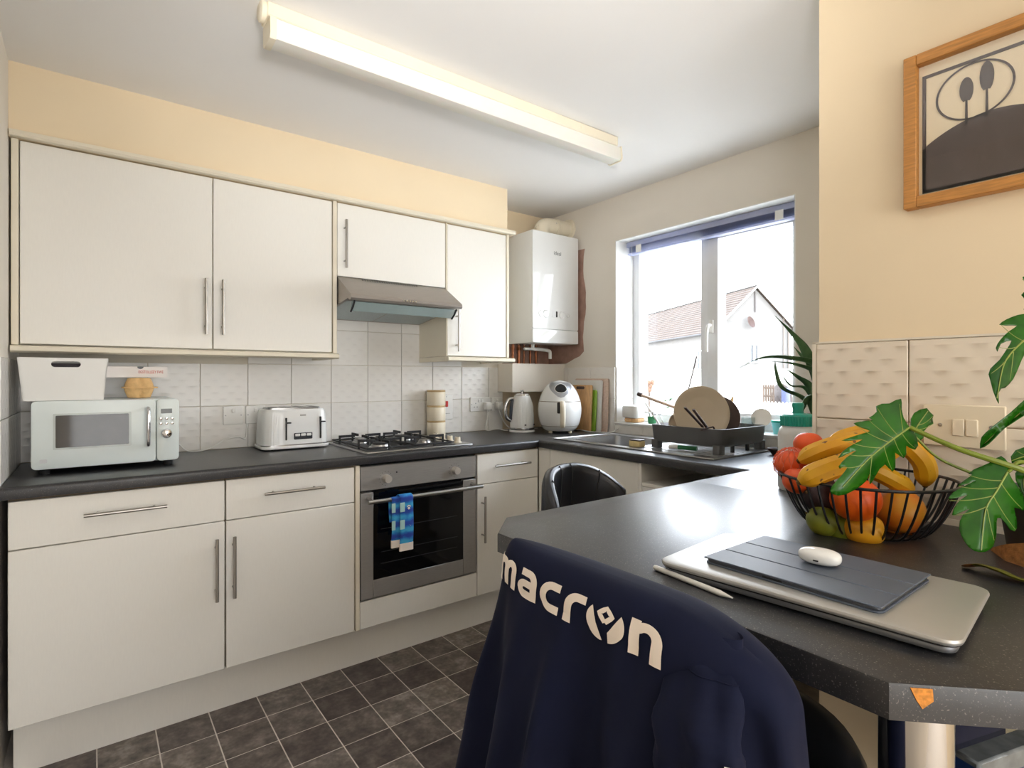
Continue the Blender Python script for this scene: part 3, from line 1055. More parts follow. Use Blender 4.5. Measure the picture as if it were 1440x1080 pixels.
for x in (0.938, 1.473):
    build(MB().tube([(x, 2.40, 1.609), (x, 2.42, 1.585), (x, 2.447, 1.564)], 0.005, 6), 'visor_arm', black_m, hd)

# socks on the oven handle
for (x, w, l1, l2, lab, dy) in ((1.082, 0.064, 0.196, 0.12, 'long blue sock with white paw prints hanging over the oven handle', 0.005),
                                (1.040, 0.050, 0.178, 0.10, 'darker blue sock folded over the oven handle beside the paw print sock', -0.0025)):
    t = thing('sock', lab, 'sock', (x, 2.19, 0.75), 0, None)
    cy0, cz0, R = 2.196, 0.738, 0.0125 + dy
    path = []
    for k in range(8):
        path.append((cy0 - R - 0.001 - 0.003 * math.sin(k * 0.8), cz0 - l1 + l1 * k / 7))
    for k in range(1, 8):
        a = pi - pi * k / 8
        path.append((cy0 + R * math.cos(a), cz0 + R * math.sin(a)))
    for k in range(7):
        path.append((cy0 + R + 0.001, cz0 - l2 * k / 6))

    def sk(s, tt, path=path, x=x, w=w, off=0.0):
        i = min(int(tt * (len(path) - 1)), len(path) - 2)
        q = tt * (len(path) - 1) - i
        y = path[i][0] * (1 - q) + path[i + 1][0] * q
        z = path[i][1] * (1 - q) + path[i + 1][1] * q
        a = 2 * pi * s
        taper = 1 - 0.12 * tt
        return Vector((x + w / 2 * taper * math.cos(a) + 0.004 * math.sin(6 * tt), y + 0.0035 * math.sin(a), z + 0.0005 * math.cos(a)))
    build(MB().grid(sk, 14, 40, cu=True), 'sock_leg', sock_m, t)
    zb = cz0 - l1
    build(MB().vbox(x - w / 2 - 0.001, x + w / 2 + 0.001, cy0 - R - 0.007, cy0 - R + 0.005, zb - 0.028, zb + 0.004, 0.006, 3), 'sock_toe', print_m, t)
    pm_ = bpy.data.materials.get('pale_sock_patch') or M('pale_sock_patch', rgb(168, 206, 204), 0.9)
    for za, zb_ in ((0.055, 0.015), (0.130, 0.090)):
        build(MB().rbox(x - w / 2 + 0.001, x - w / 2 + w * 0.36, cy0 - R - 0.0072, cy0 - R - 0.0045, cz0 - za, cz0 - zb_, 0.001, 1), 'pale_patch', pm_, t, smooth=0)
    mb = MB()
    for pz_ in ((cz0 - 0.04, cz0 - 0.125) if x > 1.05 else ()):
        px_ = x + w * 0.17
        yy = cy0 - R - 0.0062
        for (ox, oz, rr) in ((0, -0.003, 0.0055), (-0.007, 0.005, 0.0022), (-0.0025, 0.0085, 0.0024), (0.0025, 0.0085, 0.0024), (0.007, 0.005, 0.0022)):
            mb.cyl((px_ + ox, yy + 0.002, pz_ + oz), (px_ + ox, yy, pz_ + oz), rr, 10)
    if mb.v:
        build(mb, 'paw_print', print_m, t, smooth=0)

# ------------------------------------------------------------------ boiler corner
bo = thing('boiler', 'tall glossy white boiler hanging in the corner by the window', 'boiler', (2.288, 2.7, 1.472))
build(MB().vbox(2.098, 2.478, 2.56, YB - 0.012, 1.474, 2.153, 0.006, 3, 0.003), 'casing', gloss_m, bo)
build(MB().vbox(2.098, 2.478, 2.55, 2.563, 1.560, 2.153, 0.008, 3, 0.004, ax=1), 'front_panel', gloss_m, bo)
build(MB().vbox(2.098, 2.478, 2.55, 2.563, 1.474, 1.558, 0.008, 3, 0.004, ax=1), 'lower_flap', gloss_m, bo)
for x, r in ((2.165, 0.020), (2.205, 0.024), (2.335, 0.024), (2.385, 0.012)):
    build(MB().lathe([(r, 0), (r, 0.003), (r * 0.86, 0.005), (r * 0.8, 0.003), (0, 0.003)], 24, (x, 2.5505, 1.652), axis=(0, -1, 0)), 'dial', gloss_m, bo)
build(MB().box(2.255, 2.292, 2.5485, 2.551, 1.634, 1.672), 'display', gloss_m, bo, smooth=0)
build(MB().box(2.284, 2.296, 2.548, 2.550, 1.636, 1.672), 'display_screen', blackglass, bo, smooth=0)
build(text_mb('ideal', 0.034, lambda x, y: Vector((2.298 + x, 2.5492, 2.032 + y))), 'lettering', M('grey_lettering', rgb(96, 98, 100), 0.5), bo, smooth=0)
fl_ = thing('flue_pipe', 'white flue elbow between boiler top and window wall', 'flue', (2.35, 2.66, 2.153))
el = cat_rom([(2.26, 2.665, 2.150), (2.262, 2.665, 2.19), (2.285, 2.665, 2.222), (2.33, 2.665, 2.232), (2.42, 2.665, 2.234), (2.489, 2.665, 2.234)], 6)
build(MB().tube(el, [0.05] * len(el), 24), 'elbow', ivory_m, fl_)
build(MB().lathe([(0.053, 0), (0.056, 0.004), (0.056, 0.014), (0.053, 0.018)], 28, (2.37, 2.665, 2.233), axis=(1, 0, 0)), 'collar', ivory_m, fl_)
build(MB().lathe([(0.054, 0), (0.066, 0.003), (0.07, 0.012), (0.07, 0.016)], 28, (2.482, 2.665, 2.234), axis=(1, 0, 0)), 'wall_ring', ivory_m, fl_)
build(MB().lathe([(0.012, 0), (0.012, 0.014), (0.009, 0.017), (0, 0.017)], 14, (2.222, 2.655, 2.205), axis=(-0.8, -0.2, 0.5)), 'test_cap', ivory_m, fl_)
build(MB().cyl((2.35, 2.614, 2.245), (2.35, 2.618, 2.245), 0.003, 8), 'screw', steel_m, fl_)
for k, (x, y, r, m_, lab) in enumerate(((2.14, 2.80, 0.009, copper_m, 'copper pipe farthest from the window below the boiler'), (2.205, 2.82, 0.0115, copper_m, 'thick copper pipe second from the wall cabinet below the boiler'),
                                        (2.255, 2.83, 0.005, copper_m, 'thinnest copper pipe below the boiler'), (2.30, 2.82, 0.0075, copper_m, 'copper pipe under the white condensate elbow'),
                                        (2.35, 2.82, 0.009, copper_m, 'copper pipe nearest the window wall below the boiler'))):
    t = tag(build(MB().cyl((x, y, 1.352), (x, y, 1.474), r, 14).cyl((x, y, 1.44), (x, y, 1.458), r * 1.5, 6), 'copper_pipe', m_), lab, 'pipe', 'copper pipes below the boiler')
t = thing('condensate_pipe', 'white plastic elbow pipe under the boiler', 'pipe', (2.33, 2.72, 1.40))
build(MB().tube(cat_rom([(2.24, 2.72, 1.474), (2.24, 2.72, 1.455), (2.25, 2.72, 1.446), (2.30, 2.72, 1.444), (2.37, 2.72, 1.438), (2.385, 2.72, 1.425), (2.386, 2.72, 1.385)], 5), 0.011, 12), 'pipe', white_m, t)
build(MB().tube([(2.17, 2.72, 1.444), (2.25, 2.72, 1.446)], 0.009, 10), 'pipe_branch', white_m, t)
t = struct(MB().box(2.06, XW - 0.001, 2.70, YB - 0.012, 1.172, 1.35), 'trim_2', magnolia)

# ------------------------------------------------------------------ fluorescent light
lt = thing('fluorescent_light', 'long white fluorescent strip light on the ceiling', 'light', (1.16, 1.72, 2.35))
build(MB().rbox(0.40, 1.89, 1.688, 1.762, 2.309, CH, 0.003, 1), 'tray', tray_m, lt)
prof = [(1.694, 2.309), (1.690, 2.262), (1.697, 2.252), (1.758, 2.250), (1.768, 2.258), (1.768, 2.309)]
build(MB().prism(prof, 'x', 0.425, 1.912), 'diffuser', light_m, lt, smooth=50)
prof2 = [(1.690, 2.314), (1.686, 2.26), (1.695, 2.248), (1.76, 2.246), (1.772, 2.256), (1.772, 2.314)]
build(MB().prism(prof2, 'x', 0.408, 0.426), 'end_cap', tray_m, lt, smooth=50)
build(MB().prism(prof2, 'x', 1.911, 1.918), 'end_cap', tray_m, lt, smooth=50)
build(MB().lathe([(0.007, 0), (0.007, 0.002), (0, 0.003)], 14, (1.66, 1.688, 2.333), axis=(0, -1, 0)), 'screw_cap', tray_m, lt)
build(MB().lathe([(0.03, 0), (0.03, 0.012), (0.024, 0.016), (0, 0.016)], 20, (0.40, 1.72, 2.33), axis=(-1, 0, 0)), 'cable_gland', tray_m, lt)

# ------------------------------------------------------------------ microwave corner
mw = thing('microwave', 'mint white microwave with chrome handle on the back worktop', 'microwave', (0.05, 2.60, WT))
mx0, mx1, my, mz0, mz1 = -0.165, 0.262, 2.44, 0.950, 1.182
build(MB().vbox(mx0, mx1, my + 0.02, 2.79, mz0, mz1, 0.014, 3, 0.004, ax=1), 'casing', mw_m, mw)
dx = 0.188
dr = build(MB().vbox(mx0, dx, my, my + 0.022, mz0, mz1, 0.014, 4, 0.004, ax=1), 'door', mw_m, mw)
build(MB().vbox(-0.108, 0.112, my - 0.0012, my + 0.004, 1.015, 1.138, 0.003, 2, ax=1), 'window_border', M('window_border_grey', rgb(186, 194, 190), 0.2, var=0.02), dr)
build(MB().vbox(-0.101, 0.105, my - 0.0022, my + 0.002, 1.021, 1.132, 0.003, 2, ax=1), 'door_window', M('smoked_glass', rgb(52, 50, 48), 0.06, var=0.2), dr)
build(MB().tube(cat_rom([(0.163, my - 0.002, 1.150), (0.163, my - 0.02, 1.142), (0.163, my - 0.026, 1.085), (0.163, my - 0.02, 1.02), (0.163, my - 0.002, 1.012)], 5), 0.0065, 10), 'door_handle', chrome_m, dr)
cp_ = build(MB().vbox(dx + 0.002, mx1, my, my + 0.022, mz0, mz1, 0.014, 4, 0.004, ax=1), 'control_panel', mw_m, mw)
build(MB().box(0.204, 0.239, my - 0.0015, my + 0.002, 1.128, 1.145), 'display', lcd_m, cp_, smooth=0)
for i in range(3):
    for j in range(2):
        build(MB().lathe([(0.0058, 0), (0.0055, 0.003), (0.004, 0.005), (0, 0.0055)], 14, (0.203 + i * 0.0185, my, 1.108 - j * 0.0185), axis=(0, -1, 0)), 'button', chrome_m, cp_)
build(MB().lathe([(0.018, 0), (0.018, 0.008), (0.0155, 0.013), (0.012, 0.0145), (0, 0.015)], 28, (0.2215, my, 1.052), axis=(0, -1, 0)), 'control_dial', chrome_m, cp_)
build(MB().vbox(-0.143, -0.123, my - 0.001, my + 0.002, 0.972, 0.985, 0.003, 2, ax=1), 'badge', M('pale_badge', rgb(206, 208, 210), 0.3), dr)
for x in (-0.13, 0.23):
    for y in (2.48, 2.75):
        build(MB().cyl((x, y, WT), (x, y, mz0 + 0.002), 0.014, 12, 0.016), 'foot', rubber_m, mw)

# storage bin on the microwave
bn = thing('storage_bin', 'white storage bin with oval hand slot on top of the microwave', 'bin', (-0.08, 2.62, mz1))
BZ0, BZ1 = mz1 + 0.001, 1.330


def binshell(x0, x1, y0, y1, inset, z0, z1, th):
    vs = []
    for (q, z) in ((inset, z0), (0, z1), (th, z1), (inset + th, z0 + th)):
        vs += [(x0 + q, y0 + q, z), (x1 - q, y0 + q, z), (x1 - q, y1 - q, z), (x0 + q, y1 - q, z)]
    return vs


x0, x1, y0_, y1_ = -0.2, 0.045, 2.44, 2.72
mb = MB()
tp = 0.014
# front wall with a slot
slot = []
for k in range(9):
    a = pi / 2 + pi * k / 8
    slot.append((-0.103 + 0.010 * math.cos(a), 1.308 + 0.010 * math.sin(a)))
for k in range(9):
    a = -pi / 2 + pi * k / 8
    slot.append((-0.043 + 0.010 * math.cos(a), 1.308 + 0.010 * math.sin(a)))


def yfront(z):
    return y0_ + tp * (1 - (z - BZ0) / (BZ1 - BZ0))


outer = [(x0, BZ1)] + [(x0 + (tp) * (k / 4), BZ1 - (BZ1 - BZ0 - 0.008) * (k / 4)) for k in range(1, 5)] + [(x0 + tp + 0.008, BZ0)]
outer += [(x1 - tp - 0.008, BZ0)] + [(x1 - tp * (1 - k / 4), BZ0 + 0.008 + (BZ1 - BZ0 - 0.008) * (k / 4)) for k in range(0, 4)] + [(x1, BZ1)]
b = bmesh.new()
vo = [b.verts.new((p[0], yfront(p[1]), p[1])) for p in outer]
vi = [b.verts.new((p[0], yfront(p[1]), p[1])) for p in slot]
es = [b.edges.new((vo[i], vo[(i + 1) % len(vo)])) for i in range(len(vo))] + [b.edges.new((vi[i], vi[(i + 1) % len(vi)])) for i in range(len(vi))]
bmesh.ops.triangle_fill(b, use_beauty=True, use_dissolve=False, edges=es)
r = bmesh.ops.extrude_face_region(b, geom=list(b.faces))
for v in r['geom']:
    if isinstance(v, bmesh.types.BMVert):
        v.co.y += 0.003
mb.bm(b)
zz = (BZ0, BZ1)
for (A, B) in (((x0, y0_), (x0, y1_)), ((x1, y0_), (x1, y1_))):
    s = 1 if A[0] == x0 else -1
    mb.add([(A[0] + s * tp, A[1] + tp, BZ0), (B[0] + s * tp, B[1] - tp, BZ0), (B[0], B[1], BZ1), (A[0], A[1], BZ1),
            (A[0] + s * (tp + .003), A[1] + tp, BZ0), (B[0] + s * (tp + .003), B[1] - tp, BZ0), (B[0] + s * .003, B[1], BZ1), (A[0] + s * .003, A[1], BZ1)],
           [(0, 1, 2, 3), (4, 7, 6, 5), (0, 4, 5, 1), (1, 5, 6, 2), (2, 6, 7, 3), (3, 7, 4, 0)])
mb.add([(x0 + tp, y1_ - tp, BZ0), (x1 - tp, y1_ - tp, BZ0), (x1, y1_, BZ1), (x0, y1_, BZ1), (x0 + tp, y1_ - tp - .003, BZ0), (x1 - tp, y1_ - tp - .003, BZ0), (x1, y1_ - .003, BZ1), (x0, y1_ - .003, BZ1)],
       [(0, 1, 2, 3), (4, 7, 6, 5), (0, 4, 5, 1), (1, 5, 6, 2), (2, 6, 7, 3), (3, 7, 4, 0)])
mb.box(x0 + tp, x1 - tp, y0_ + tp, y1_ - tp, BZ0, BZ0 + 0.004)
build(mb, 'bin_shell', white_m, bn, smooth=0)
tag(build(MB().rbox(-0.15, 0.0, 2.475, 2.66, 1.2, 1.312, 0.01, 2), 'packed_bag', M('dark_packet', rgb(44, 36, 46), 0.5, var=0.4, scale=40)), 'dark packet inside the white storage bin', 'packet')
# egg carton and white box
ec = thing('egg_carton', 'tan pulp egg carton on the microwave under the white box', 'carton', (0.14, 2.56, mz1))


def egghalf(z0, z1, up):
    def fn(s, t):
        a = 2 * pi * s
        ca, sa = math.cos(a), math.sin(a)
        e = 0.62
        x = math.copysign(abs(ca) ** e, ca)
        y = math.copysign(abs(sa) ** e, sa)
        k = (1 - 0.28 * t ** 1.4) if t < 0.99 else 0.0
        lob = 1 - (0.05 + 0.16 * t) * (math.exp(-(x / 0.22) ** 2) if abs(sa) > 0.6 else math.exp(-(y / 0.22) ** 2))
        z = z0 + (z1 - z0) * min(t / 0.95, 1)
        return Vector((0.142 + 0.048 * x * k * lob, 2.56 + 0.048 * y * k * lob, z))
    return MB().grid(fn, 96, 10, cu=True)


build(egghalf(1.222, mz1 + 0.001, 0), 'carton_base', card_m, ec)
build(egghalf(1.226, 1.262, 1), 'carton_lid', card_m, ec)
build(MB().vbox(0.088, 0.200, 2.508, 2.612, 1.2215, 1.2265, 0.012, 3), 'carton_rim', card_m, ec)
wbx = thing('card_box', 'flat white card box with red print on top of the egg carton', 'box', (0.14, 2.62, 1.262))
build(MB().box(0.035, 0.234, 2.55, 2.74, 1.2632, 1.304), 'box_body', box_m, wbx, smooth=0)
build(MB().prism([(0.146 + 0.0105 * math.cos(pi + pi * k / 8), 1.3042 + 0.009 * math.sin(pi + pi * k / 8)) for k in range(9)], 'y', 2.5492, 2.55), 'thumb_cut', black_m, wbx, smooth=0)
build(text_mb('EGSTOLLEEY FWE', 0.0118, lambda x, y: Vector((0.180 + x * 0.86, 2.5494, 1.283 + y * 1.35))), 'lettering', red_m, wbx, smooth=0)


# ------------------------------------------------------------------ cables and sockets
def plate(parent, x0, x1, z0, z1, m=white_m, y=YB - 0.011):
    return build(MB().rbox(x0, x1, y - 0.009, y, z0, z1, 0.002, 1), 'face_plate', m, parent)


def socket(x0, x1, z0, z1, label, holes):
    t = thing('wall_socket', label, 'socket', ((x0 + x1) / 2, YB, (z0 + z1) / 2), 0, 'white sockets on the back wall')
    plate(t, x0, x1, z0, z1)
    ys = YB - 0.0205
    for hx in holes:
        mb = MB()
        mb.box(hx - 0.002, hx + 0.002, ys - 0.0005, ys, z0 + 0.046, z0 + 0.054)
        mb.box(hx - 0.014, hx - 0.007, ys - 0.0005, ys, z0 + 0.026, z0 + 0.03).box(hx + 0.007, hx + 0.014, ys - 0.0005, ys, z0 + 0.026, z0 + 0.03)
        build(mb, 'pin_hole', black_m, t, smooth=0)
    mb = MB()
    n = 2 if x1 - x0 > 0.12 else 1
    for k in range(n):
        xm = (x0 + x1) / 2 + (k - (n - 1) / 2) * 0.022
        build(MB().rbox(xm - 0.0075, xm + 0.0075, ys - 0.004, ys + 0.001, z1 - 0.030, z1 - 0.012, 0.002, 1), 'rocker_switch', white_m, t)
    for sx in (x0 + 0.010, x1 - 0.010):
        build(MB().cyl((sx, ys - 0.0006, (z0 + z1) / 2), (sx, ys + 0.001, (z0 + z1) / 2), 0.003, 10), 'screw', steel_m, t)
    return t


socket(0.482, 0.568, 1.042, 1.128, 'square white wall plate between microwave and toaster', [])
socket(0.578, 0.664, 1.042, 1.128, 'square white wall plate half behind the toaster', [])
socket(1.846, 1.992, 1.052, 1.14, 'double socket with a free outlet beside the cream tins', [1.885])
socket(2.006, 2.092, 1.052, 1.136, 'single socket with a plug beside the kettle', [])


def plug(x, z, label, path):
    t = thing('plug', label, 'plug', (x, YB - 0.05, z), 0, 'white plugs on the back wall')
    build(MB().rbox(x - 0.022, x + 0.022, YB - 0.062, YB - 0.0255, z - 0.022, z + 0.024, 0.006, 2), 'plug_body', white_m, t)
    build(MB().tube(cat_rom([(x, YB - 0.045, z - 0.02)] + path, 5), 0.0032, 7), 'flex', white_m, t)


plug(1.958, 1.085, 'white plug in the double socket with flex to the worktop', [(1.953, 2.81, 1.02), (1.93, 2.80, 0.95), (1.945, 2.79, 0.936), (2.0, 2.78, 0.944), (2.03, 2.745, 0.936), (2.042, 2.722, 0.9345)])
plug(2.045, 1.085, 'white plug in the single socket behind the kettle handle', [(2.05, 2.81, 1.03), (2.08, 2.80, 0.97), (2.12, 2.78, 0.938), (2.2, 2.76, 0.936), (2.28, 2.72, 0.936)])
t = thing('power_cable', 'white cable looping from microwave to wall plate', 'cable', (0.4, 2.8, WT))
build(MB().tube(cat_rom([(0.262, 2.74, 1.01), (0.30, 2.77, 0.97), (0.34, 2.79, 0.937), (0.42, 2.80, 0.942), (0.48, 2.81, 0.975), (0.54, 2.82, 0.985), (0.575, 2.84, 0.975), (0.585, 2.845, 1.04)], 5), 0.0032, 7), 'cable', white_m, t)
t = thing('power_cable', 'white cable lying on the worktop below the chopping boards', 'cable', (2.4, 2.5, WT))
build(MB().tube(cat_rom([(2.395, 2.66, 0.936), (2.402, 2.56, 0.938), (2.402, 2.46, 0.938), (2.405, 2.38, 0.934), (2.42, 2.32, 0.934), (2.46, 2.25, 0.936), (2.486, 2.22, 0.96)], 5), 0.003, 7), 'cable', white_m, t)
cs = thing('cooker_switch', 'tall white cooker switch plate with red rocker behind the tins', 'switch', (1.677, YB, 1.08))
plate(cs, 1.634, 1.72, 1.012, 1.158)
build(MB().rbox(1.668, 1.686, YB - 0.026, YB - 0.02, 1.088, 1.122, 0.002, 1), 'red_rocker', redsw_m, cs)
build(MB().box(1.66, 1.70, YB - 0.0206, YB - 0.02, 1.048, 1.0495), 'label_line', lcd_m, cs, smooth=0)
build(MB().cyl((1.677, YB - 0.0208, 1.148), (1.677, YB - 0.019, 1.148), 0.003, 10), 'screw', steel_m, cs)

# ------------------------------------------------------------------ toaster
to = thing('toaster', 'white four slice toaster with black levers on the back worktop', 'toaster', (0.755, 2.72, WT))
tx0, tx1, ty0, ty1, tz0, tz1 = 0.607, 0.903, 2.628, 2.815, 0.952, 1.118


def toast(s, t):
    a = 2 * pi * s
    ca, sa = math.cos(a), math.sin(a)
    e = 0.36
    x = math.copysign(abs(ca) ** e, ca)
    y = math.copysign(abs(sa) ** e, sa)
    if t < 0.8:
        q = t / 0.8
        k, z = 1 - 0.05 * q * q, tz0 + (tz1 - tz0 - 0.02) * q
    elif t < 0.999:
        q = (t - 0.8) / 0.2
        k, z = 0.95 - 0.11 * (1 - math.cos(q * pi / 2)), tz1 - 0.02 + 0.02 * math.sin(q * pi / 2)
    else:
        k, z = 0.0, tz1
    ridge = 0.0012 * math.cos(x * 26 * pi) * (1 if t < 0.78 and abs(x) < 0.8 else 0)
    return Vector(((tx0 + tx1) / 2 + (tx1 - tx0) / 2 * x * k, (ty0 + ty1) / 2 + ((ty1 - ty0) / 2 * k + ridge) * y, z))


build(MB().grid(toast, 160, 16, cu=True), 'toaster_body', gloss_m, to, smooth=50)
build(MB().vbox(tx0 - 0.006, tx1 + 0.006, ty0 - 0.006, ty1 + 0.006, WT + 0.006, WT + 0.020, 0.04, 6, 0.004), 'toaster_base', gloss_m, to)
build(MB().vbox(tx0 - 0.002, tx1 + 0.002, ty0 - 0.002, ty1 + 0.002, WT + 0.019, WT + 0.025, 0.038, 6), 'chrome_band', chrome_m, to)
tpn = build(MB().vbox(tx0 + 0.03, tx1 - 0.03, ty0 + 0.03, ty1 - 0.03, tz1 - 0.002, tz1 + 0.004, 0.015, 3), 'top_plate', steel_m, to)
for k in range(4):
    x = tx0 + 0.052 + k * 0.064
    build(MB().box(x - 0.014, x + 0.014, ty0 + 0.036, ty1 - 0.036, tz1 + 0.0035, tz1 + 0.0048), 'bread_slot', black_m, tpn, smooth=0)
for x in (0.704, 0.860):
    build(MB().vbox(x - 0.0035, x + 0.0035, ty0 - 0.003, ty0 + 0.008, 0.975, 1.078, 0.003, 3, ax=1), 'lever_slot', black_m, to)
    build(MB().rbox(x - 0.004, x + 0.018, ty0 - 0.022, ty0 - 0.001, 1.052, 1.058, 0.002, 1), 'lever', black_m, to)
pn = build(MB().rbox(0.738, 0.822, ty0 - 0.004, ty0 + 0.006, 0.976, 1.006, 0.003, 1), 'button_panel', M('toaster_panel', rgb(60, 62, 68), 0.3, 0.5), to)
for k in range(3):
    build(MB().rbox(0.742 + k * 0.026, 0.764 + k * 0.026, ty0 - 0.0075, ty0 - 0.003, 0.991, 1.003, 0.002, 1), 'button', white_m, pn)
build(MB().rbox(0.767, 0.793, ty0 + 0.001, ty0 + 0.008, 1.084, 1.091, 0.001, 1), 'badge', steel_m, to)
for x in (tx0 + 0.05, tx1 - 0.05):
    for y in (ty0 + 0.03, ty1 - 0.03):
        build(MB().cyl((x, y, WT), (x, y, WT + 0.008), 0.011, 10), 'foot', rubber_m, to)

# ------------------------------------------------------------------ stacked tins
zc = WT
for lab in ('lowest cream tin of the stack behind the hob', 'middle cream tin of the stack behind the hob', 'topmost cream tin of the stack behind the hob'):
    t = thing('storage_tin', lab, 'tin', (1.573, 2.785, zc), 0, 'cream tins stacked behind the hob')
    build(MB().lathe([(0.052, 0), (0.0535, 0.003), (0.0535, 0.074), (0.052, 0.076), (0, 0.076)], 32), 'tin_body', canister_m, t, local=True)
    build(MB().lathe([(0.0515, 0.076), (0.0530, 0.078), (0.0530, 0.084), (0.0515, 0.0862), (0, 0.0862)], 32), 'wooden_lid', tan_m, t, local=True)
    zc += 0.0868

# ------------------------------------------------------------------ kettle
ke = thing('kettle', 'white ribbed kettle with chrome handle beside the air fryer', 'kettle', (2.10, 2.655, WT), 0)


def ket(s, t):
    a = 2 * pi * s
    prof = [(0.0, 0.072), (0.06, 0.074), (0.35, 0.0715), (0.65, 0.067), (0.85, 0.060), (0.95, 0.052), (1.0, 0.044)]
    for (a0, r0), (a1, r1) in zip(prof, prof[1:]):
        if t <= a1 + 1e-9:
            r = r0 + (r1 - r0) * (t - a0) / (a1 - a0)
            break
    rb = 0.0012 * math.cos(a * 40) * (1 if 0.1 < t < 0.8 else 0)
    return Vector(((r + rb) * math.cos(a), (r + rb) * math.sin(a), 0.026 + 0.198 * t))


build(MB().grid(ket, 160, 22, cu=True), 'kettle_body', gloss_m, ke, smooth=60, local=True)
build(MB().lathe([(0.078, 0), (0.08, 0.004), (0.078, 0.012), (0.072, 0.014)], 36), 'kettle_base', gloss_m, ke, local=True)
build(MB().lathe([(0.074, 0.013), (0.0755, 0.016), (0.0755, 0.025), (0.073, 0.028)], 36), 'chrome_band', chrome_m, ke, local=True)
ld = build(MB().lathe([(0.046, 0.222), (0.045, 0.228), (0.034, 0.234), (0, 0.236)], 30), 'lid', chrome_m, ke, local=True)
build(MB().lathe([(0.008, 0.234), (0.01, 0.242), (0.012, 0.250), (0.008, 0.254), (0, 0.255)], 18), 'lid_knob', chrome_m, ld, local=True)
hd_dir = Vector((-0.92, 0.25, 0)).normalized()
hp = [hd_dir * r + Vector((0, 0, z)) for r, z in ((0.055, 0.205), (0.085, 0.200), (0.106, 0.165), (0.108, 0.12), (0.098, 0.085), (0.075, 0.07))]
build(MB().tube(cat_rom(hp, 5), 0.010, 10), 'handle', chrome_m, ke, local=True)
hp = [hd_dir * r + Vector((0, 0, z)) for r, z in ((0.066, 0.195), (0.071, 0.12), (0.073, 0.075))]
build(MB().tube(cat_rom(hp, 5), 0.012, 10), 'handle_back', M('dark_grip', rgb(60, 66, 78), 0.25), ke, local=True)
for a in (-1.95, -0.9):
    c = Vector((math.cos(a), math.sin(a), 0)) * 0.0735
    build(MB().rbox(c.x - 0.006, c.x + 0.006, c.y - 0.004, c.y + 0.004, 0.042, 0.050, 0.002, 1), 'switch', black_m, ke, local=True)

# ------------------------------------------------------------------ air fryer
FA = math.radians(-128)
af = thing('air_fryer', 'egg shaped white air fryer with round black display', 'air fryer', (2.267, 2.496, WT), FA + pi / 2)
af.scale = (0.97, 0.97, 0.975)
# local -y is the front
apr = [(0.0, 0.092), (0.04, 0.108), (0.14, 0.124), (0.3, 0.1345), (0.42, 0.1375), (0.55, 0.133), (0.68, 0.121), (0.80, 0.104), (0.9, 0.082), (0.96, 0.058), (0.99, 0.03), (1.0, 0.0)]


def apr_r(t):
    for (a0, r0), (a1, r1) in zip(apr, apr[1:]):
        if t <= a1 + 1e-9:
            q = (t - a0) / (a1 - a0)
            return r0 + (r1 - r0) * q
    return 0


def smooth_r(t):
    return sum(apr_r(min(max(t + d, 0), 1)) * w for d, w in ((-0.03, .25), (0, .5), (0.03, .25))) if 0.05 < t < 0.95 else apr_r(t)


def fry(s, t, off=0.0):
    a = 2 * pi * s
    r = smooth_r(t) + off
    return Vector((r * math.cos(a), r * 1.04 * math.sin(a), 0.014 + 0.31 * t))


build(MB().grid(lambda s, t: fry(s, t), 56, 34, cu=True), 'fryer_body', gloss_m, af, smooth=60, local=True)


def fpatch(fn, nu, nv, off):
    """patch over the front of the fryer, fn(u,v)->(angle from front, height t)"""
    def g(u, v):
        an, t = fn(u, v)
        return fry((-pi / 2 + an) / (2 * pi), t, off)
    return MB().grid(g, nu, nv)


build(fpatch(lambda u, v: ((u - 0.5) * 2 * (0.24 + 1.15 * max(0, (v - 0.15)) if v > 0.15 else 0.24 * math.sqrt(max(v, 0) / 0.15)), 0.66 + 0.30 * v), 17, 15, 0.0015), 'silver_panel',
      M('silver_panel_paint', rgb(168, 170, 176), 0.3, 0.6, var=0.02), af, smooth=60, local=True)


def disc(u, v):
    r, a = v, 2 * pi * u
    return (r * 0.36 * math.cos(a), 0.845 + r * 0.082 * math.sin(a))


build(fpatch(lambda u, v: disc(u, v * 1.12), 33, 6, 0.003), 'display_rim', white_m, af, smooth=60, local=True)
build(fpatch(disc, 33, 6, 0.0045), 'display', blackglass, af, smooth=60, local=True)
mb = MB()
dw = build(fpatch(lambda u, v: ((u - 0.5) * 2.5, 0.10 + 0.475 * v), 25, 12, 0.0018), 'drawer', gloss_m, af, smooth=60, local=True)
build(MB().tube([fry((-pi / 2 + (u - 0.5) * 3.0) / (2 * pi), 0.582, 0.0008) for u in [i / 20 for i in range(21)]], 0.0018, 6), 'drawer_gap', gap_m, af, local=True)
build(MB().tube([fry((-pi / 2 + (u - 0.5) * 3.0) / (2 * pi), 0.098, 0.0008) for u in [i / 20 for i in range(21)]], 0.0015, 6), 'drawer_gap', gap_m, af, local=True)
build(MB().vbox(-0.026, 0.0, -0.150, -0.13, 0.125, 0.192, 0.006, 3, ax=1), 'grip_recess', black_m, af, local=True)
hp = [(0.006, -0.142, 0.190), (0.006, -0.165, 0.187), (0.006, -0.176, 0.16), (0.006, -0.176, 0.10), (0.006, -0.168, 0.055), (0.006, -0.14, 0.048)]
build(MB().tube(cat_rom(hp, 4), 0.016, 12, flat=0.7), 'drawer_handle', ivory_m, af, local=True)
build(text_mb('AIRFRY', 0.016, lambda x, y: fry((-pi / 2 + x / 0.12) / (2 * pi), 0.705 + y / 0.31, 0.0045)), 'lettering', lcd_m, af, smooth=0, local=True) if False else None
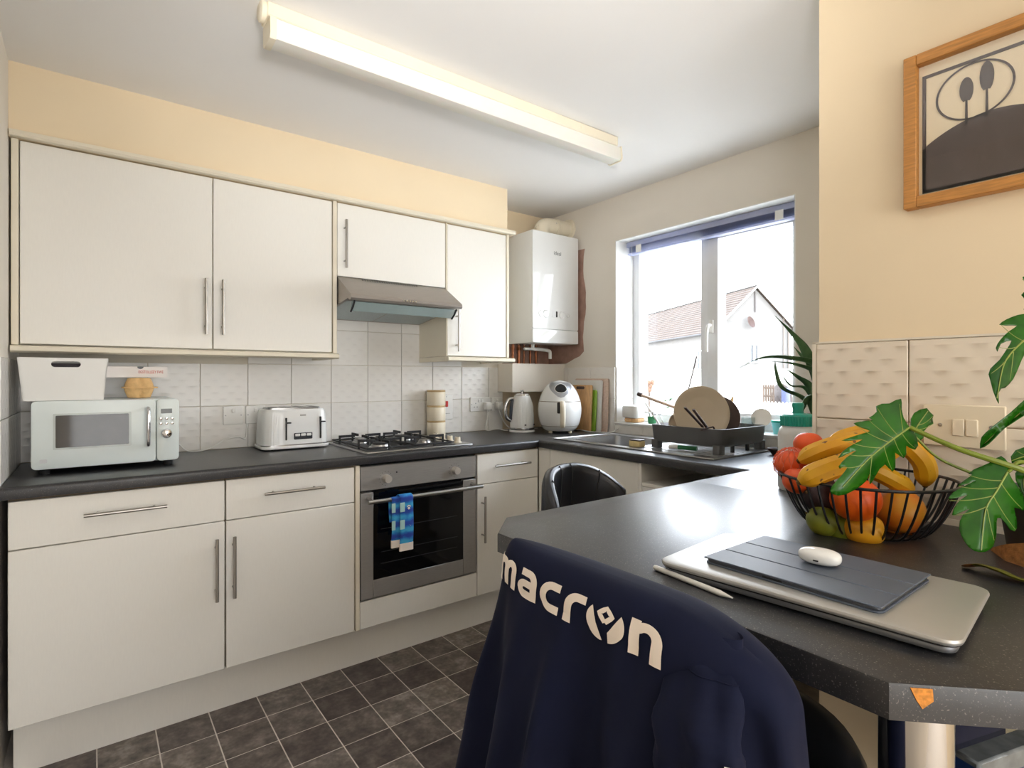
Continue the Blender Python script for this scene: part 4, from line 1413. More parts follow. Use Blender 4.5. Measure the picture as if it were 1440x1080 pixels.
for (x, y) in ((-0.06, -0.055), (0.06, -0.055), (-0.06, 0.055), (0.06, 0.055)):
    build(MB().cyl((x, y, 0), (x, y, 0.018), 0.012, 12), 'foot', ivory_m, af, local=True)


# ------------------------------------------------------------------ chopping boards leaning on the window wall
def board(name, x, ya, yb, h, th, m_, lab, tilt, r=0.012, cat='board'):
    t = thing(name, lab, 'chopping board', (x, (ya + yb) / 2, WT + 0.001), 0, 'chopping boards leaning beside the air fryer', rot=(0, math.radians(tilt), 0))
    w = (yb - ya) / 2
    build(MB().vbox(-th, 0, -w, w, 0, h, r, 4, 0.002, ax=0), 'board', m_, t, local=True)
    return t


t = board('chopping_board', 2.428, 2.385, 2.60, 0.285, 0.016, wood_m, 'bamboo chopping board in front with a dark hand slot', 3)
build(MB().vbox(-0.0165, 0.0005, -0.05, 0.022, 0.258, 0.276, 0.008, 4, ax=0), 'hand_slot', knife_m, t, local=True)
board('chopping_board', 2.444, 2.362, 2.59, 0.255, 0.008, board_g, 'green plastic chopping board behind the bamboo board', 3)
board('chopping_board', 2.462, 2.335, 2.60, 0.315, 0.011, board_w, 'white plastic chopping board behind the green board', 3)
board('chopping_board', 2.478, 2.295, 2.585, 0.325, 0.010, board_p, 'speckled beige chopping board nearest the window wall', 2.6)

# ------------------------------------------------------------------ sink, rack and washing up
sk_ = thing('sink', 'stainless steel sink with drainer set into the worktop under the window', 'sink', (2.2, 1.75, WT))
S0, S1, T0, T1 = 1.975, 2.43, 1.262, 2.222
zt = WT + 0.004
mb = MB()
mb.box(S0, SB[0], T0, T1, WT + 0.0005, zt).box(SB[1], S1, T0, T1, WT + 0.0005, zt).box(SB[0], SB[1], SB[3], T1, WT + 0.0005, zt).box(SB[0], SB[1], T0, SB[2], WT + 0.0005, zt)
mb.tube([(S0, T0, zt), (S1, T0, zt), (S1, T1, zt), (S0, T1, zt)], 0.0035, 6, closed=True)
build(mb, 'sink_top', steel_m, sk_, smooth=0)
mb = MB()
for k in range(8):
    x = 2.06 + k * 0.04
    mb.rbox(x, x + 0.012, 1.30, 1.68, zt - 0.001, zt + 0.002, 0.001, 1)
o = build(mb, 'drainer_ribs', steel_m, sk_)
o['kind'] = 'stuff'


def bowlfn(s, t):
    a = 2 * pi * s
    ca, sa = math.cos(a), math.sin(a)
    e = 0.3
    x = math.copysign(abs(ca) ** e, ca) * (SB[1] - SB[0]) / 2 * (1 - 0.06 * t)
    y = math.copysign(abs(sa) ** e, sa) * (SB[3] - SB[2]) / 2 * (1 - 0.06 * t)
    k = 1 if t < 0.85 else 1 - (t - 0.85) / 0.15
    return Vector(((SB[0] + SB[1]) / 2 + x * k, (SB[2] + SB[3]) / 2 + y * k, zt - 0.16 * min(t / 0.8, 1)))


build(MB().grid(bowlfn, 64, 14, cu=True), 'sink_bowl', steel_m, sk_, smooth=50, recalc=False)

rk = thing('dish_rack', 'dark grey dish rack on feet standing on the steel drainer', 'dish rack', (2.268, 1.48, zt + 0.002))
RX, RY, RZ0, RZ1 = 0.195, 0.19, 0.032, 0.108


def rackshell(s, t):
    a = 2 * pi * s
    ca, sa = math.cos(a), math.sin(a)
    e = 0.22
    fx, fy = math.copysign(abs(ca) ** e, ca), math.copysign(abs(sa) ** e, sa)
    pr = [(0.94, RZ0), (0.97, RZ0 + 0.012), (1.0, RZ1), (0.985, RZ1 + 0.001), (0.975, RZ1 - 0.002), (0.945, RZ0 + 0.014), (0.92, RZ0 + 0.005)]
    k, z = pr[int(round(t * 6))]
    return Vector((RX * fx * k, RY * fy * k, z))


build(MB().grid(rackshell, 96, 7, cu=True), 'tray_wall', grey_plastic, rk, local=True)
for k in range(11):
    x = -0.17 + 0.034 * k
    build(MB().rbox(x - 0.004, x + 0.004, -0.176, 0.176, RZ0 + 0.002, RZ0 + 0.008, 0.001, 1), 'base_bar', grey_plastic, rk, local=True)
for x in (-0.165, 0.165):
    for y in (-0.16, 0.16):
        build(MB().vbox(x - 0.022, x + 0.022, y - 0.018, y + 0.018, 0, RZ0 + 0.008, 0.008, 3), 'foot', grey_plastic, rk, local=True)
for x in (-0.06, 0.06):
    build(MB().box(x - 0.008, x + 0.008, -0.165, -0.155, 0, RZ0 + 0.004), 'support_leg', black_m, rk, local=True, smooth=0)


def aim(o_dir, roll_up=(0, 0, 1)):
    z = Vector(o_dir).normalized()
    x = Vector(roll_up).cross(z).normalized()
    y = z.cross(x)
    return Matrix((x, y, z)).transposed()


def oriented(name, label, cat, loc, zdir, group=None):
    m = aim(zdir)
    return thing(name, label, cat, loc, 0, group, rot=m.to_euler())


RB = zt + 0.002 + RZ0 + 0.009        # inside floor of the rack
c = Vector((2.205, 1.475, RB + 0.121))
t = oriented('dinner_plate', 'large beige dinner plate standing upright in the dish rack', 'plate', c, (-0.66, -0.72, 0.18))
build(MB().lathe([(0, 0), (0.075, 0.001), (0.085, 0.004), (0.112, 0.012), (0.123, 0.016), (0.1245, 0.018), (0.122, 0.019), (0.11, 0.016), (0.08, 0.0085), (0.07, 0.006), (0, 0.0055)], 56), 'plate_dish', plate_m, t, local=True)
t = oriented('dinner_plate', 'beige dinner plate leaning behind the large upright plate', 'plate', (2.30, 1.455, RB + 0.098), (-0.8, -0.55, 0.16))
build(MB().lathe([(0, 0), (0.06, 0.001), (0.07, 0.004), (0.092, 0.012), (0.100, 0.016), (0.101, 0.018), (0.099, 0.019), (0.09, 0.016), (0.066, 0.0085), (0.06, 0.006), (0, 0.0055)], 48), 'plate_dish', M('brown_rim_plate', rgb(216, 196, 172), 0.35, var=0.05), t, local=True)
build(MB().lathe([(0.1003, 0.0172), (0.1014, 0.018), (0.1003, 0.0192)], 48), 'dark_rim', knife_m, t, local=True)
t = oriented('bowl', 'small beige bowl tipped on its side at the near end of the dish rack', 'bowl', (2.175, 1.585, RB + 0.058), (-0.45, -0.85, 0.25))
build(MB().lathe([(0, 0), (0.025, 0), (0.045, 0.012), (0.057, 0.04), (0.058, 0.045), (0.055, 0.044), (0.042, 0.016), (0.022, 0.006), (0, 0.006)], 36), 'bowl_body', plate_m, t, local=True)
# pan leaning with its long handle out
t = thing('frying_pan', 'pale frying pan with its long handle sticking out of the dish rack', 'pan', (2.25, 1.585, RB))
p0, p1 = at(955, 575, 2.66), at(903, 556, 2.80)
m_ = aim((-0.35, -0.85, 0.4)).to_4x4()
m_.translation = Vector((2.285, 1.56, RB + 0.088))
build(MB().lathe([(0, 0), (0.07, 0), (0.078, 0.006), (0.088, 0.036), (0.085, 0.036), (0.074, 0.009), (0, 0.004)], 36).xf(m_), 'pan_body', M('dark_pan', rgb(58, 58, 62), 0.4, 0.3), t)
build(MB().tube([p0 + (p0 - p1) * 0.35, p0, p0 * 0.5 + p1 * 0.5, p1], [0.009, 0.010, 0.012, 0.011], 10, flat=0.7), 'pan_handle', M('pale_handle', rgb(206, 182, 160), 0.5), t)
build(MB().tube([p1, p1 + (p1 - p0) * 0.12], [0.0115, 0.010], 10), 'handle_end', knife_m, t)


def stick(name, label, cat, a, b, r, m_, group=None, flat=0.5, tip=None, parts=('handle', 'blade')):
    a, b = Vector(a), Vector(b)
    t = thing(name, label, cat, a, 0, group)
    build(MB().tube(cat_rom([a, a * 0.6 + b * 0.4, b], 4), r, 8, flat=flat), parts[0], m_, t)
    if tip:
        e, w, mm = tip
        build(MB().tube([b, b * 0.7 + Vector(e) * 0.3, Vector(e)], [r * 0.6, w, w * 0.4], 8, flat=0.25), parts[1], mm, t)
    return t


a0 = at(992, 606, 2.40)
stick('knife', 'brown handled knife leaning against the large plate', 'knife', at(963, 573, 2.36), at(988, 600, 2.38), 0.0085, knife_m, None, 0.6, (at(1000, 615, 2.39), 0.008, steel_m))
stick('knife', 'second brown handled knife nearer the middle of the large plate', 'knife', at(975, 576, 2.35), at(994, 601, 2.37), 0.0085, knife_m, None, 0.6, (at(1004, 615, 2.385), 0.008, steel_m))
stick('spatula', 'white handled spatula sticking up at the window end of the rack', 'spatula', at(908, 567, 2.66), at(928, 598, 2.59), 0.007, white_m, None, 0.6, (at(933, 607, 2.58), 0.012, white_m))
for k, (u, lab) in enumerate(((918, 'steel fork upright beside the white spatula'), (925, 'steel fork upright between spatula and small bowl'))):
    t = thing('fork', lab, 'fork', at(u + 12, 606, 2.57), 0)
    a, b = at(u + 12, 606, 2.57), at(u + 3, 584, 2.60)
    build(MB().tube([a, b], [0.003, 0.0035], 6, flat=0.5), 'fork_handle', steel_m, t)
    d_ = (b - a).normalized()
    sd = Vector((0.79, -0.6, 0))
    mb = MB()
    for q in (-1.5, -0.5, 0.5, 1.5):
        mb.tube([b + sd * q * 0.004, b + d_ * 0.04 + sd * q * 0.0045], [0.0016, 0.001], 5)
    build(mb, 'fork_tines', steel_m, t)
    t.children[-1]['kind'] = 'stuff'
stick('spoon', 'dark wooden spoon lying low in the rack beside the small bowl', 'spoon', at(938, 602, 2.6), at(945, 592, 2.6), 0.006, knife_m, None, 0.6, (at(950, 580, 2.6), 0.016, tan_m), ('handle', 'spoon_head'))
stick('spoon', 'wooden spoon sticking up behind the large plate', 'spoon', at(1012, 596, 2.62), at(1027, 568, 2.62), 0.006, tan_m, None, 0.7, (at(1031, 558, 2.62), 0.010, tan_m), ('handle', 'spoon_head'))
stick('peeler', 'dark flat peeler resting at the near rim of the rack', 'peeler', at(985, 605, 2.34), at(1003, 600, 2.34), 0.006, knife_m, None, 0.5, (at(1007, 609, 2.34), 0.005, knife_m), ('handle', 'head'))
for (u, v, Z, r, h, lab) in ((1052, 600, 2.60, 0.034, 0.10, 'clear glass tumbler upside down behind the plates in the rack'),
                             (1066, 600, 2.66, 0.032, 0.085, 'clear glass tumbler at the end of the rack nearest the bottle')):
    q = at(u, v, Z)
    t = thing('drinking_glass', lab, 'glass', (q.x, q.y, RB), 0)
    build(MB().lathe([(r, 0), (r * 0.9, h), (0, h), (0, h - 0.004), (r * 0.86, h - 0.004), (r - 0.003, 0)], 28), 'tumbler', clear_m, t, local=True)
t = oriented('saucer', 'white saucer on edge at the far end of the rack', 'saucer', at(1071, 588, 2.58), (-0.9, -0.3, 0.35))
build(MB().lathe([(0, 0), (0.03, 0.001), (0.045, 0.008), (0.043, 0.010), (0.028, 0.004), (0, 0.003)], 36), 'saucer_dish', white_china, t, local=True)
# under and beside the rack
q = at(912, 622, 2.60)
t = thing('sponge', 'yellow washing up sponge on the sink edge beside the rack', 'sponge', (2.07, 1.715, zt))
build(MB().vbox(2.035, 2.085, 1.69, 1.755, zt + 0.001, zt + 0.028, 0.01, 3, 0.003), 'foam', sponge_y, t)
build(MB().vbox(2.036, 2.084, 1.691, 1.754, zt + 0.028, zt + 0.034, 0.01, 3, 0.002), 'scourer', knife_m, t)
t = thing('squeeze_tube', 'green and white tube lying on the drainer under the rack', 'tube', (2.12, 1.52, zt + 0.014))
build(MB().cyl((2.125, 1.44, zt + 0.014), (2.10, 1.52, zt + 0.014), 0.010, 14), 'tube_body', green_m, t)
build(MB().cyl((2.10, 1.52, zt + 0.014), (2.09, 1.56, zt + 0.014), 0.0095, 14), 'tube_cap', white_m, t)

# ------------------------------------------------------------------ window sill
SL = SZ + 0.0125
t = thing('sill_ornament', 'white rounded cube with wooden base on the window sill', 'ornament', (2.565, 2.165, SL))
build(MB().vbox(2.51, 2.62, 2.105, 2.225, SL + 0.026, SL + 0.100, 0.028, 5, 0.012), 'shell', white_m, t)
build(MB().vbox(2.52, 2.61, 2.115, 2.215, SL, SL + 0.026, 0.024, 5, 0.008), 'wooden_base', wood_m, t)
t = thing('scrubber_pot', 'small green pot with white brush on the sill beside the white cube', 'pot', (2.565, 2.04, SL))
build(MB().lathe([(0.022, 0), (0.026, 0.04), (0.024, 0.04), (0.02, 0.004), (0, 0.004)], 20, (2.565, 2.035, SL)), 'pot_body', green_m, t)
build(MB().tube([(2.563, 2.033, SL + 0.006), (2.56, 2.05, SL + 0.06), (2.55, 2.075, SL + 0.066)], 0.006, 8), 'brush', white_m, t)
q = at(1094, 602, 2.36)
t = thing('plastic_tub', 'pale teal plastic tub with lid on the window sill', 'tub', (2.57, 1.285, SL))
build(MB().lathe([(0.032, 0), (0.040, 0.055), (0.038, 0.055), (0.03, 0.003), (0, 0.003)], 28, (2.57, 1.29, SL)), 'tub_body', lteal_m, t)
build(MB().lathe([(0.043, 0.054), (0.044, 0.058), (0.043, 0.064), (0, 0.065)], 28, (2.57, 1.29, SL)), 'tub_lid', teal_m, t)
t = thing('seedling_pot', 'small pot of seedlings with a thin dark cane on the window sill', 'plant', (2.58, 1.87, SL))
build(MB().lathe([(0.026, 0), (0.034, 0.05), (0.031, 0.05), (0.028, 0.042), (0, 0.042)], 22, (2.58, 1.87, SL)), 'pot', pot_m, t)
a, b = at(966, 556, 3.05), at(980, 501, 3.05)
build(MB().tube([(2.58, 1.872, SL + 0.03), a, b], 0.0035, 7), 'cane', knife_m, t)
random.seed(5)
for k in range(7):
    p = Vector((2.57 + random.uniform(-.02, .03), 1.87 + random.uniform(-0.02, 0.08), SL + random.uniform(.09, .15)))
    st = build(MB().tube(bez((2.58, 1.87, SL + 0.04), (2.58, 1.88, SL + 0.07), (p.x, p.y, p.z - 0.03), p, 6), 0.0011, 5), 'stem', aloe_m, t)
    build(MB().ell(p, (0.008, 0.010, 0.004), 8, 6), 'leaf', leaf_m, st)
t = thing('small_dish', 'small brown dish on the worktop between rack and bottle', 'dish', (2.36, 1.19, WT))
build(MB().lathe([(0.02, 0), (0.038, 0.022), (0.04, 0.028), (0.037, 0.027), (0.018, 0.005), (0, 0.004)], 28, (2.34, 1.19, WT)), 'dish_body', knife_m, t)

# spiky plant beside the window
t = thing('aloe_plant', 'tall spiky green plant with long arching leaves beside the window', 'plant', (2.22, 0.93, WT))
build(MB().lathe([(0.06, 0), (0.075, 0.12), (0.07, 0.12), (0.066, 0.105), (0, 0.105)], 28, (2.22, 0.93, WT + 0.0)), 'pot', pot_m, t)
build(MB().lathe([(0.067, 0.104), (0.03, 0.11), (0, 0.112)], 20, (2.22, 0.93, WT)), 'soil', soil_m, t)
root = Vector((2.22, 0.93, WT + 0.11))
AL = [([(1158, 555), (1135, 497), (1118, 473), (1090, 444)], 2.15, 0.016), ([(1165, 565), (1150, 515), (1110, 503), (1072, 503), (1040, 517)], 2.1, 0.013),
      ([(1165, 575), (1150, 527), (1118, 512), (1085, 508)], 2.13, 0.012), ([(1160, 580), (1140, 515), (1127, 500), (1115, 486)], 2.2, 0.010),
      ([(1160, 590), (1140, 545), (1122, 530), (1104, 518)], 2.1, 0.014), ([(1160, 595), (1135, 548), (1112, 542), (1098, 525)], 2.15, 0.008),
      ([(1160, 590), (1130, 560), (1100, 545), (1091, 520), (1090, 506)], 2.08, 0.009), ([(1160, 600), (1150, 570), (1147, 540), (1147, 520)], 2.05, 0.022),
      ([(1163, 610), (1135, 585), (1112, 625), (1096, 662)], 1.86, 0.016), ([(1160, 600), (1140, 560), (1128, 575), (1123, 600)], 1.95, 0.02)]
for pts_, Z, w in AL:
    P_ = [root] + [at(u, v, Z) for u, v in pts_]
    pth = cat_rom(P_, 6)
    n = len(pth)
    rr = [w * (0.75 + 0.25 * math.sin(pi * i / n)) * max(0.06, (1 - (i / (n - 1)) ** 2.2)) for i in range(n)]
    rr = [q_ * 1.5 for q_ in rr]
    build(MB().tube(pth, rr, 10, flat=0.35, up=(0.3, 0.4, 1)), 'leaf', aloe_m, t)

# ------------------------------------------------------------------ breakfast bar things
# water bottle
q = Vector((1.665, 0.785, WT))
t = thing('water_bottle', 'clear water bottle with ribbed teal lid behind the fruit basket', 'bottle', q)
build(MB().lathe([(0, 0.0), (0.05, 0.0), (0.054, 0.006), (0.054, 0.165), (0.05, 0.18), (0.044, 0.187), (0.044, 0.192), (0, 0.192)], 36), 'bottle_body', frost_m, t, local=True)
l_ = build(MB().grid(lambda s, tt: Vector(((0.047 + 0.0012 * math.cos(s * 2 * pi * 36)) * math.cos(2 * pi * s), (0.047 + 0.0012 * math.cos(s * 2 * pi * 36)) * math.sin(2 * pi * s), 0.190 + 0.028 * tt)), 144, 3, cu=True)
           .lathe([(0.047, 0.217), (0.042, 0.223), (0.016, 0.227), (0.014, 0.235), (0.017, 0.25), (0.015, 0.257), (0, 0.258)], 32), 'lid', teal_m, t, local=True)

# fruit basket
BX, BY = 1.340, 0.490
bk = thing('fruit_basket', 'black wire fruit basket on the breakfast bar against the tiled wall', 'basket', (BX, BY, WT))


def bprof(t):
    r = 0.088 + (0.166 - 0.088) * (t ** 0.62)
    z = 0.003 + 0.113 * t ** 1.35
    return r, z


ring = [Vector((0.166 * math.cos(2 * pi * k / 48), 0.166 * math.sin(2 * pi * k / 48), 0.116)) for k in range(48)]
build(MB().tube(ring, 0.0032, 8, closed=True), 'rim_ring', wire_m, bk, local=True)
ring = [Vector((0.088 * math.cos(2 * pi * k / 40), 0.088 * math.sin(2 * pi * k / 40), 0.003)) for k in range(40)]
build(MB().tube(ring, 0.003, 8, closed=True), 'base_ring', wire_m, bk, local=True)
for k in range(40):
    a = 2 * pi * k / 40
    pth = []
    for i in range(9):
        r, z = bprof(i / 8)
        pth.append(Vector((r * math.cos(a), r * math.sin(a), z)))
    if k == 0:
        w0 = build(MB().tube([Vector((bprof(i / 8)[0], 0, bprof(i / 8)[1])) for i in range(9)], 0.0024, 6), 'wire', wire_m, bk, local=True)
    else:
        o = link('wire', w0.data, None, bk)
        o.rotation_euler = (0, 0, a)
for k in range(5):
    y = -0.07 + 0.035 * k
    h = math.sqrt(0.088 ** 2 - y * y)
    build(MB().cyl((-h, y, 0.003), (h, y, 0.003), 0.0022, 6), 'base_wire', wire_m, bk, local=True)


def roundfruit(name, label, cat, c, r, m_, squash=0.92, axis=(0, 0, 1), pit=True, pm=None, group=None):
    t = thing(name, label, cat, c, 0, group, rot=aim(axis, (0.3, 0.2, 1) if abs(Vector(axis).normalized().z) < 0.95 else (1, 0, 0)).to_euler())

    def fn(p):
        s = 1 - 0.16 * math.exp(-((1 - p.z) / 0.06)) if pit else 1
        return Vector((p.x, p.y, p.z * squash * s))
    build(MB().ell((0, 0, 0), r, 28, 18, fn), 'skin', m_, t, smooth=60, local=True)
    zt_ = r * squash * (0.84 if pit else 1)
    build(MB().lathe([(r * 0.10, -0.003), (r * 0.09, 0.001), (r * 0.04, 0.003), (0, 0.003)], 10, (0, 0, zt_)), 'stalk', pm or banana_tip, t, local=True)
    return t


roundfruit('orange', 'big orange at the front of the fruit basket', 'orange', at(1203, 702, 1.125), 0.047, orange_m, 0.94, (0.2, 0.3, 1))
roundfruit('mango', 'yellow and red mango beside the big orange', 'mango', at(1266, 718, 1.175), 0.046, mango_m, 1.04, (0.3, 0.4, 1), False)
roundfruit('lemon', 'yellow fruit under the big orange with dark navel showing', 'lemon', at(1216, 745, 1.125), 0.033, lemon_m, 1.16, (0.32, -0.9, 0.12))
roundfruit('lemon', 'yellow fruit at the bottom under the mango', 'lemon', at(1268, 752, 1.19), 0.032, lemon_m, 1.05, (0.9, -0.2, 0.1))
roundfruit('lime', 'green fruit at the far side of the basket bottom', 'lime', at(1158, 733, 1.17), 0.031, lime_m, 1.1, (-0.3, 0.6, 0.3), False)
roundfruit('lime', 'green fruit between the other green fruit and the yellow fruit', 'lime', at(1183, 745, 1.165), 0.032, lime_m, 1.12, (-0.5, -0.5, 0.3), False)
roundfruit('avocado', 'dark wrinkled avocado above the green fruit', 'avocado', at(1157, 698, 1.20), 0.040, avo_m, 1.1, (-0.7, 0.3, 0.2), False)
roundfruit('avocado', 'dark wrinkled avocado behind the orange under the bananas', 'avocado', at(1196, 700, 1.26), 0.036, avo_m, 1.2, (0.7, 0.3, 0.2), False)
for (u, v, Z, r, lab) in ((1113, 652, 1.27, 0.036, 'tangerine in red net hanging over the basket edge'), (1122, 676, 1.22, 0.032, 'tangerine resting on the rim under the netted one'),
                          (1137, 625, 1.34, 0.034, 'tangerine highest of the orange ones behind the bananas'), (1142, 668, 1.25, 0.034, 'tangerine beside the tip of the lower banana')):
    c = at(u, v, Z)
    roundfruit('tangerine', lab, 'tangerine', c, r, tang_m, 0.9, (0.2, 0.1, 1))
nt_ = thing('fruit_net', 'loose red net around the tangerine at the basket edge', 'net', at(1113, 652, 1.27))
c = at(1113, 652, 1.27)
mb = MB()
for k in range(14):
    for sgn in (1, -1):
        pth = []
        for i in range(13):
            th = -pi / 2 * 0.95 + pi * 0.95 * i / 12
            a = 2 * pi * k / 14 + sgn * 0.9 * i / 12
            rr_ = 0.0385 + 0.002 * math.sin(k * 3 + i * 2)
            pth.append(c + Vector((rr_ * math.cos(th) * math.cos(a), rr_ * math.cos(th) * math.sin(a), rr_ * 0.95 * math.sin(th))))
        mb.tube(pth, 0.0008, 4, cap=False)
o = build(mb, 'net_mesh', net_m, nt_)
o['kind'] = 'stuff'


def banana(label, pts_, r=0.0185):
    pth = cat_rom([Vector(p) for p in pts_], 7)
    n = len(pth)
    t = thing('banana', label, 'banana', pth[0], 0, 'bananas on top of the fruit basket')

    def rad(i):
        q = i / (n - 1)
        if q < 0.16:
            return r * (0.34 + 0.66 * math.sin(q / 0.16 * pi / 2) ** 0.8)
        if q > 0.84:
            return r * (0.30 + 0.70 * math.cos((q - 0.84) / 0.16 * pi / 2))
        return r
    build(MB().tube(pth, [rad(i) for i in range(n)], 9), 'peel', banana_m, t, smooth=30)
    d0 = (pth[0] - pth[1]).normalized()
    d1 = (pth[-1] - pth[-2]).normalized()
    build(MB().cyl(pth[0] - d0 * 0.001, pth[0] + d0 * 0.005, r * 0.3, 8, r * 0.2), 'blossom_tip', banana_tip, t)
    build(MB().tube([pth[-1], pth[-1] + d1 * 0.014, pth[-1] + d1 * 0.026], [r * 0.33, r * 0.28, r * 0.36], 7), 'stalk', banana_m, t)
    return t


banana('banana at the front resting its blunt tip on the basket rim', [at(1124, 678, 1.14), at(1155, 663, 1.13), at(1195, 650, 1.14), at(1235, 640, 1.17), at(1262, 628, 1.22)], 0.0235)
banana('banana above the front one pointing at the tangerines', [at(1124, 648, 1.22), at(1155, 634, 1.20), at(1195, 622, 1.20), at(1235, 616, 1.22), at(1266, 612, 1.26)], 0.0225)
banana('banana half hidden behind the cut leaf at the top', [at(1165, 625, 1.28), at(1195, 613, 1.27), at(1230, 607, 1.27), at(1262, 607, 1.28), at(1285, 612, 1.30)], 0.020)
banana('banana curving down by the tiled wall with a black streak', [at(1301, 682, 1.20), at(1300, 655, 1.19), at(1284, 632, 1.19), at(1258, 615, 1.21), at(1240, 606, 1.24)], 0.0225)
banana('banana under the big leaf beside the mango', [at(1282, 690, 1.20), at(1258, 676, 1.18), at(1230, 662, 1.185), at(1200, 655, 1.21), at(1180, 655, 1.25)], 0.020)

# laptop, tablet, earbud case, stylus
lp = thing('laptop', 'closed silver laptop on the breakfast bar under the tablet', 'laptop', (0.905, 0.405, WT), math.radians(-84.5))
LW, LD = 0.405, 0.252


def slab(w, d, r, z0, z1, ro=0.003):
    return MB().vbox(-w / 2, w / 2, -d / 2, d / 2, z0, z1, r, 6, ro)


build(slab(LW - 0.012, LD - 0.012, 0.02, 0.003, 0.0135, 0.004), 'laptop_base', M('laptop_base_grey', rgb(120, 122, 126), 0.4, 0.5), lp, local=True)
build(slab(LW, LD, 0.024, 0.0145, 0.0235, 0.0042), 'laptop_lid', silver_m, lp, local=True)
build(slab(LW - 0.006, LD - 0.006, 0.022, 0.0128, 0.0148, 0.0005), 'dark_seam', black_m, lp, local=True)
# ports on the short end towards the camera
for yy, w in ((-0.045, 0.006), (-0.03, 0.012), (0.05, 0.05)):
    build(MB().box(LW / 2 - 0.0068, LW / 2 - 0.0055, yy - w / 2, yy + w / 2, 0.006, 0.0105), 'port', black_m, lp, local=True, smooth=0)
for x in (-0.17, 0.17):
    for y in (-0.1, 0.1):
        build(MB().cyl((x, y, 0), (x, y, 0.0035), 0.008, 10), 'foot', rubber_m, lp, local=True)
LZ = WT + 0.0237
tb = thing('tablet', 'tablet in a folding slate grey cover on top of the laptop', 'tablet', (0.912, 0.408, LZ), math.radians(-89.5))
build(MB().vbox(-0.128, 0.128, -0.098, 0.098, 0.0025, 0.0075, 0.012, 5, 0.001), 'tablet_body', M('tablet_edge', rgb(90, 94, 102), 0.3, 0.8), tb, local=True)
build(MB().vbox(-0.130, 0.130, -0.100, 0.100, 0, 0.0028, 0.013, 5, 0.0008), 'cover_back', slate_m, tb, local=True)
ys_ = [-0.100, -0.036, 0.029, 0.100]
for i in range(3):
    a, b = ys_[i] + (0.0012 if i else 0), ys_[i + 1] - (0.0012 if i < 2 else 0)
    build(MB().rbox(-0.130, 0.130, a, b, 0.0077, 0.0102, 0.0012, 1), 'cover_panel', slate_m, tb, local=True)
build(MB().box(-0.030, 0.0, -0.0986, -0.0975, 0.0035, 0.0065), 'button_slot', black_m, tb, local=True, smooth=0)
TZ = LZ + 0.0103
eb = thing('earbud_case', 'white oval earbud case on the slate tablet cover', 'case', (0.925, 0.402, TZ), math.radians(-80))
build(MB().ell((0, 0, 0.0125), (0.031, 0.0205, 0.0125), 32, 18, lambda p: Vector((math.copysign(abs(p.x) ** 0.8, p.x), math.copysign(abs(p.y) ** 0.85, p.y), math.copysign(abs(p.z) ** 0.75, p.z)))), 'case_shell', gloss_m, eb, smooth=60, local=True)
build(MB().rbox(-0.005, 0.003, -0.0212, -0.0195, 0.0085, 0.0108, 0.0006, 1), 'charge_port', black_m, eb, local=True)
pe = thing('stylus', 'white stylus pen lying along the silver laptop', 'stylus', (0.765, 0.53, WT))
a, b = Vector((0.772, 0.607, WT + 0.0046)), Vector((0.756, 0.452, WT + 0.0046))
build(MB().tube([a, a * 0.97 + b * 0.03, a * 0.14 + b * 0.86], [0.0038, 0.0045, 0.0045], 14), 'barrel', white_m, pe)
build(MB().tube([a * 0.14 + b * 0.86, b], [0.0044, 0.0011], 14), 'nib', tag_m, pe)

# light switch plate on the tiled pier
XS = XP - 0.0105
sw = thing('light_switch', 'double light switch plate on the tiles behind the plant', 'switch', (XS, 0.365, 1.155))
build(MB().rbox(XS - 0.009, XS - 0.0005, 0.292, 0.438, 1.107, 1.201, 0.002, 1), 'face_plate', M('cream_switch', rgb(236, 222, 196), 0.35, var=0.01), sw)
for a, b in ((0.361, 0.383), (0.337, 0.359)):
    build(MB().rbox(XS - 0.0125, XS - 0.008, a, b, 1.132, 1.170, 0.002, 1), 'rocker', bpy.data.materials['cream_switch'], sw)
for y in (0.405, 0.315):
    build(MB().cyl((XS - 0.0098, y, 1.155), (XS - 0.008, y, 1.155), 0.0042, 12), 'screw', steel_m, sw)
    
# framed papercut picture
pf = thing('framed_picture', 'oak framed brown papercut picture on the cream wall', 'picture', (XP, 0.3, 1.84))
PX0, PX1 = 1.522, XP - 0.001
py0, py1, pz0, pz1 = 0.474, -0.03, 1.658, 2.013
fw = 0.0255
for (a, b, c_, d_) in ((py0 - fw, py0, pz0, pz1), (py1, py1 + fw, pz0, pz1)):
    build(MB().rbox(PX0, PX1, a, b, c_, d_, 0.0015, 1), 'frame_rail', oak_m, pf)
for (c_, d_) in ((pz0, pz0 + fw), (pz1 - fw, pz1)):
    build(MB().rbox(PX0 + 0.0002, PX1, py1 + fw, py0 - fw, c_, d_, 0.0015, 1), 'frame_rail', oak_m, pf)
build(MB().box(1.5425, 1.5455, py1 + fw, py0 - fw, pz0 + fw, pz1 - fw), 'mount', mount_m, pf, smooth=0)
XI = 1.5405
iy0, iy1, iz0, iz1 = py0 - fw - 0.007, py1 + fw + 0.007, pz0 + fw + 0.007, pz1 - fw - 0.024


def pic(poly):
    """cut paper piece from 2D (across, up) fractions of the picture"""
    q = [(iy0 + (iy1 - iy0) * a, iz0 + (iz1 - iz0) * b) for a, b in poly]
    return MB().prism(q, 'x', XI, XI + 0.0015)


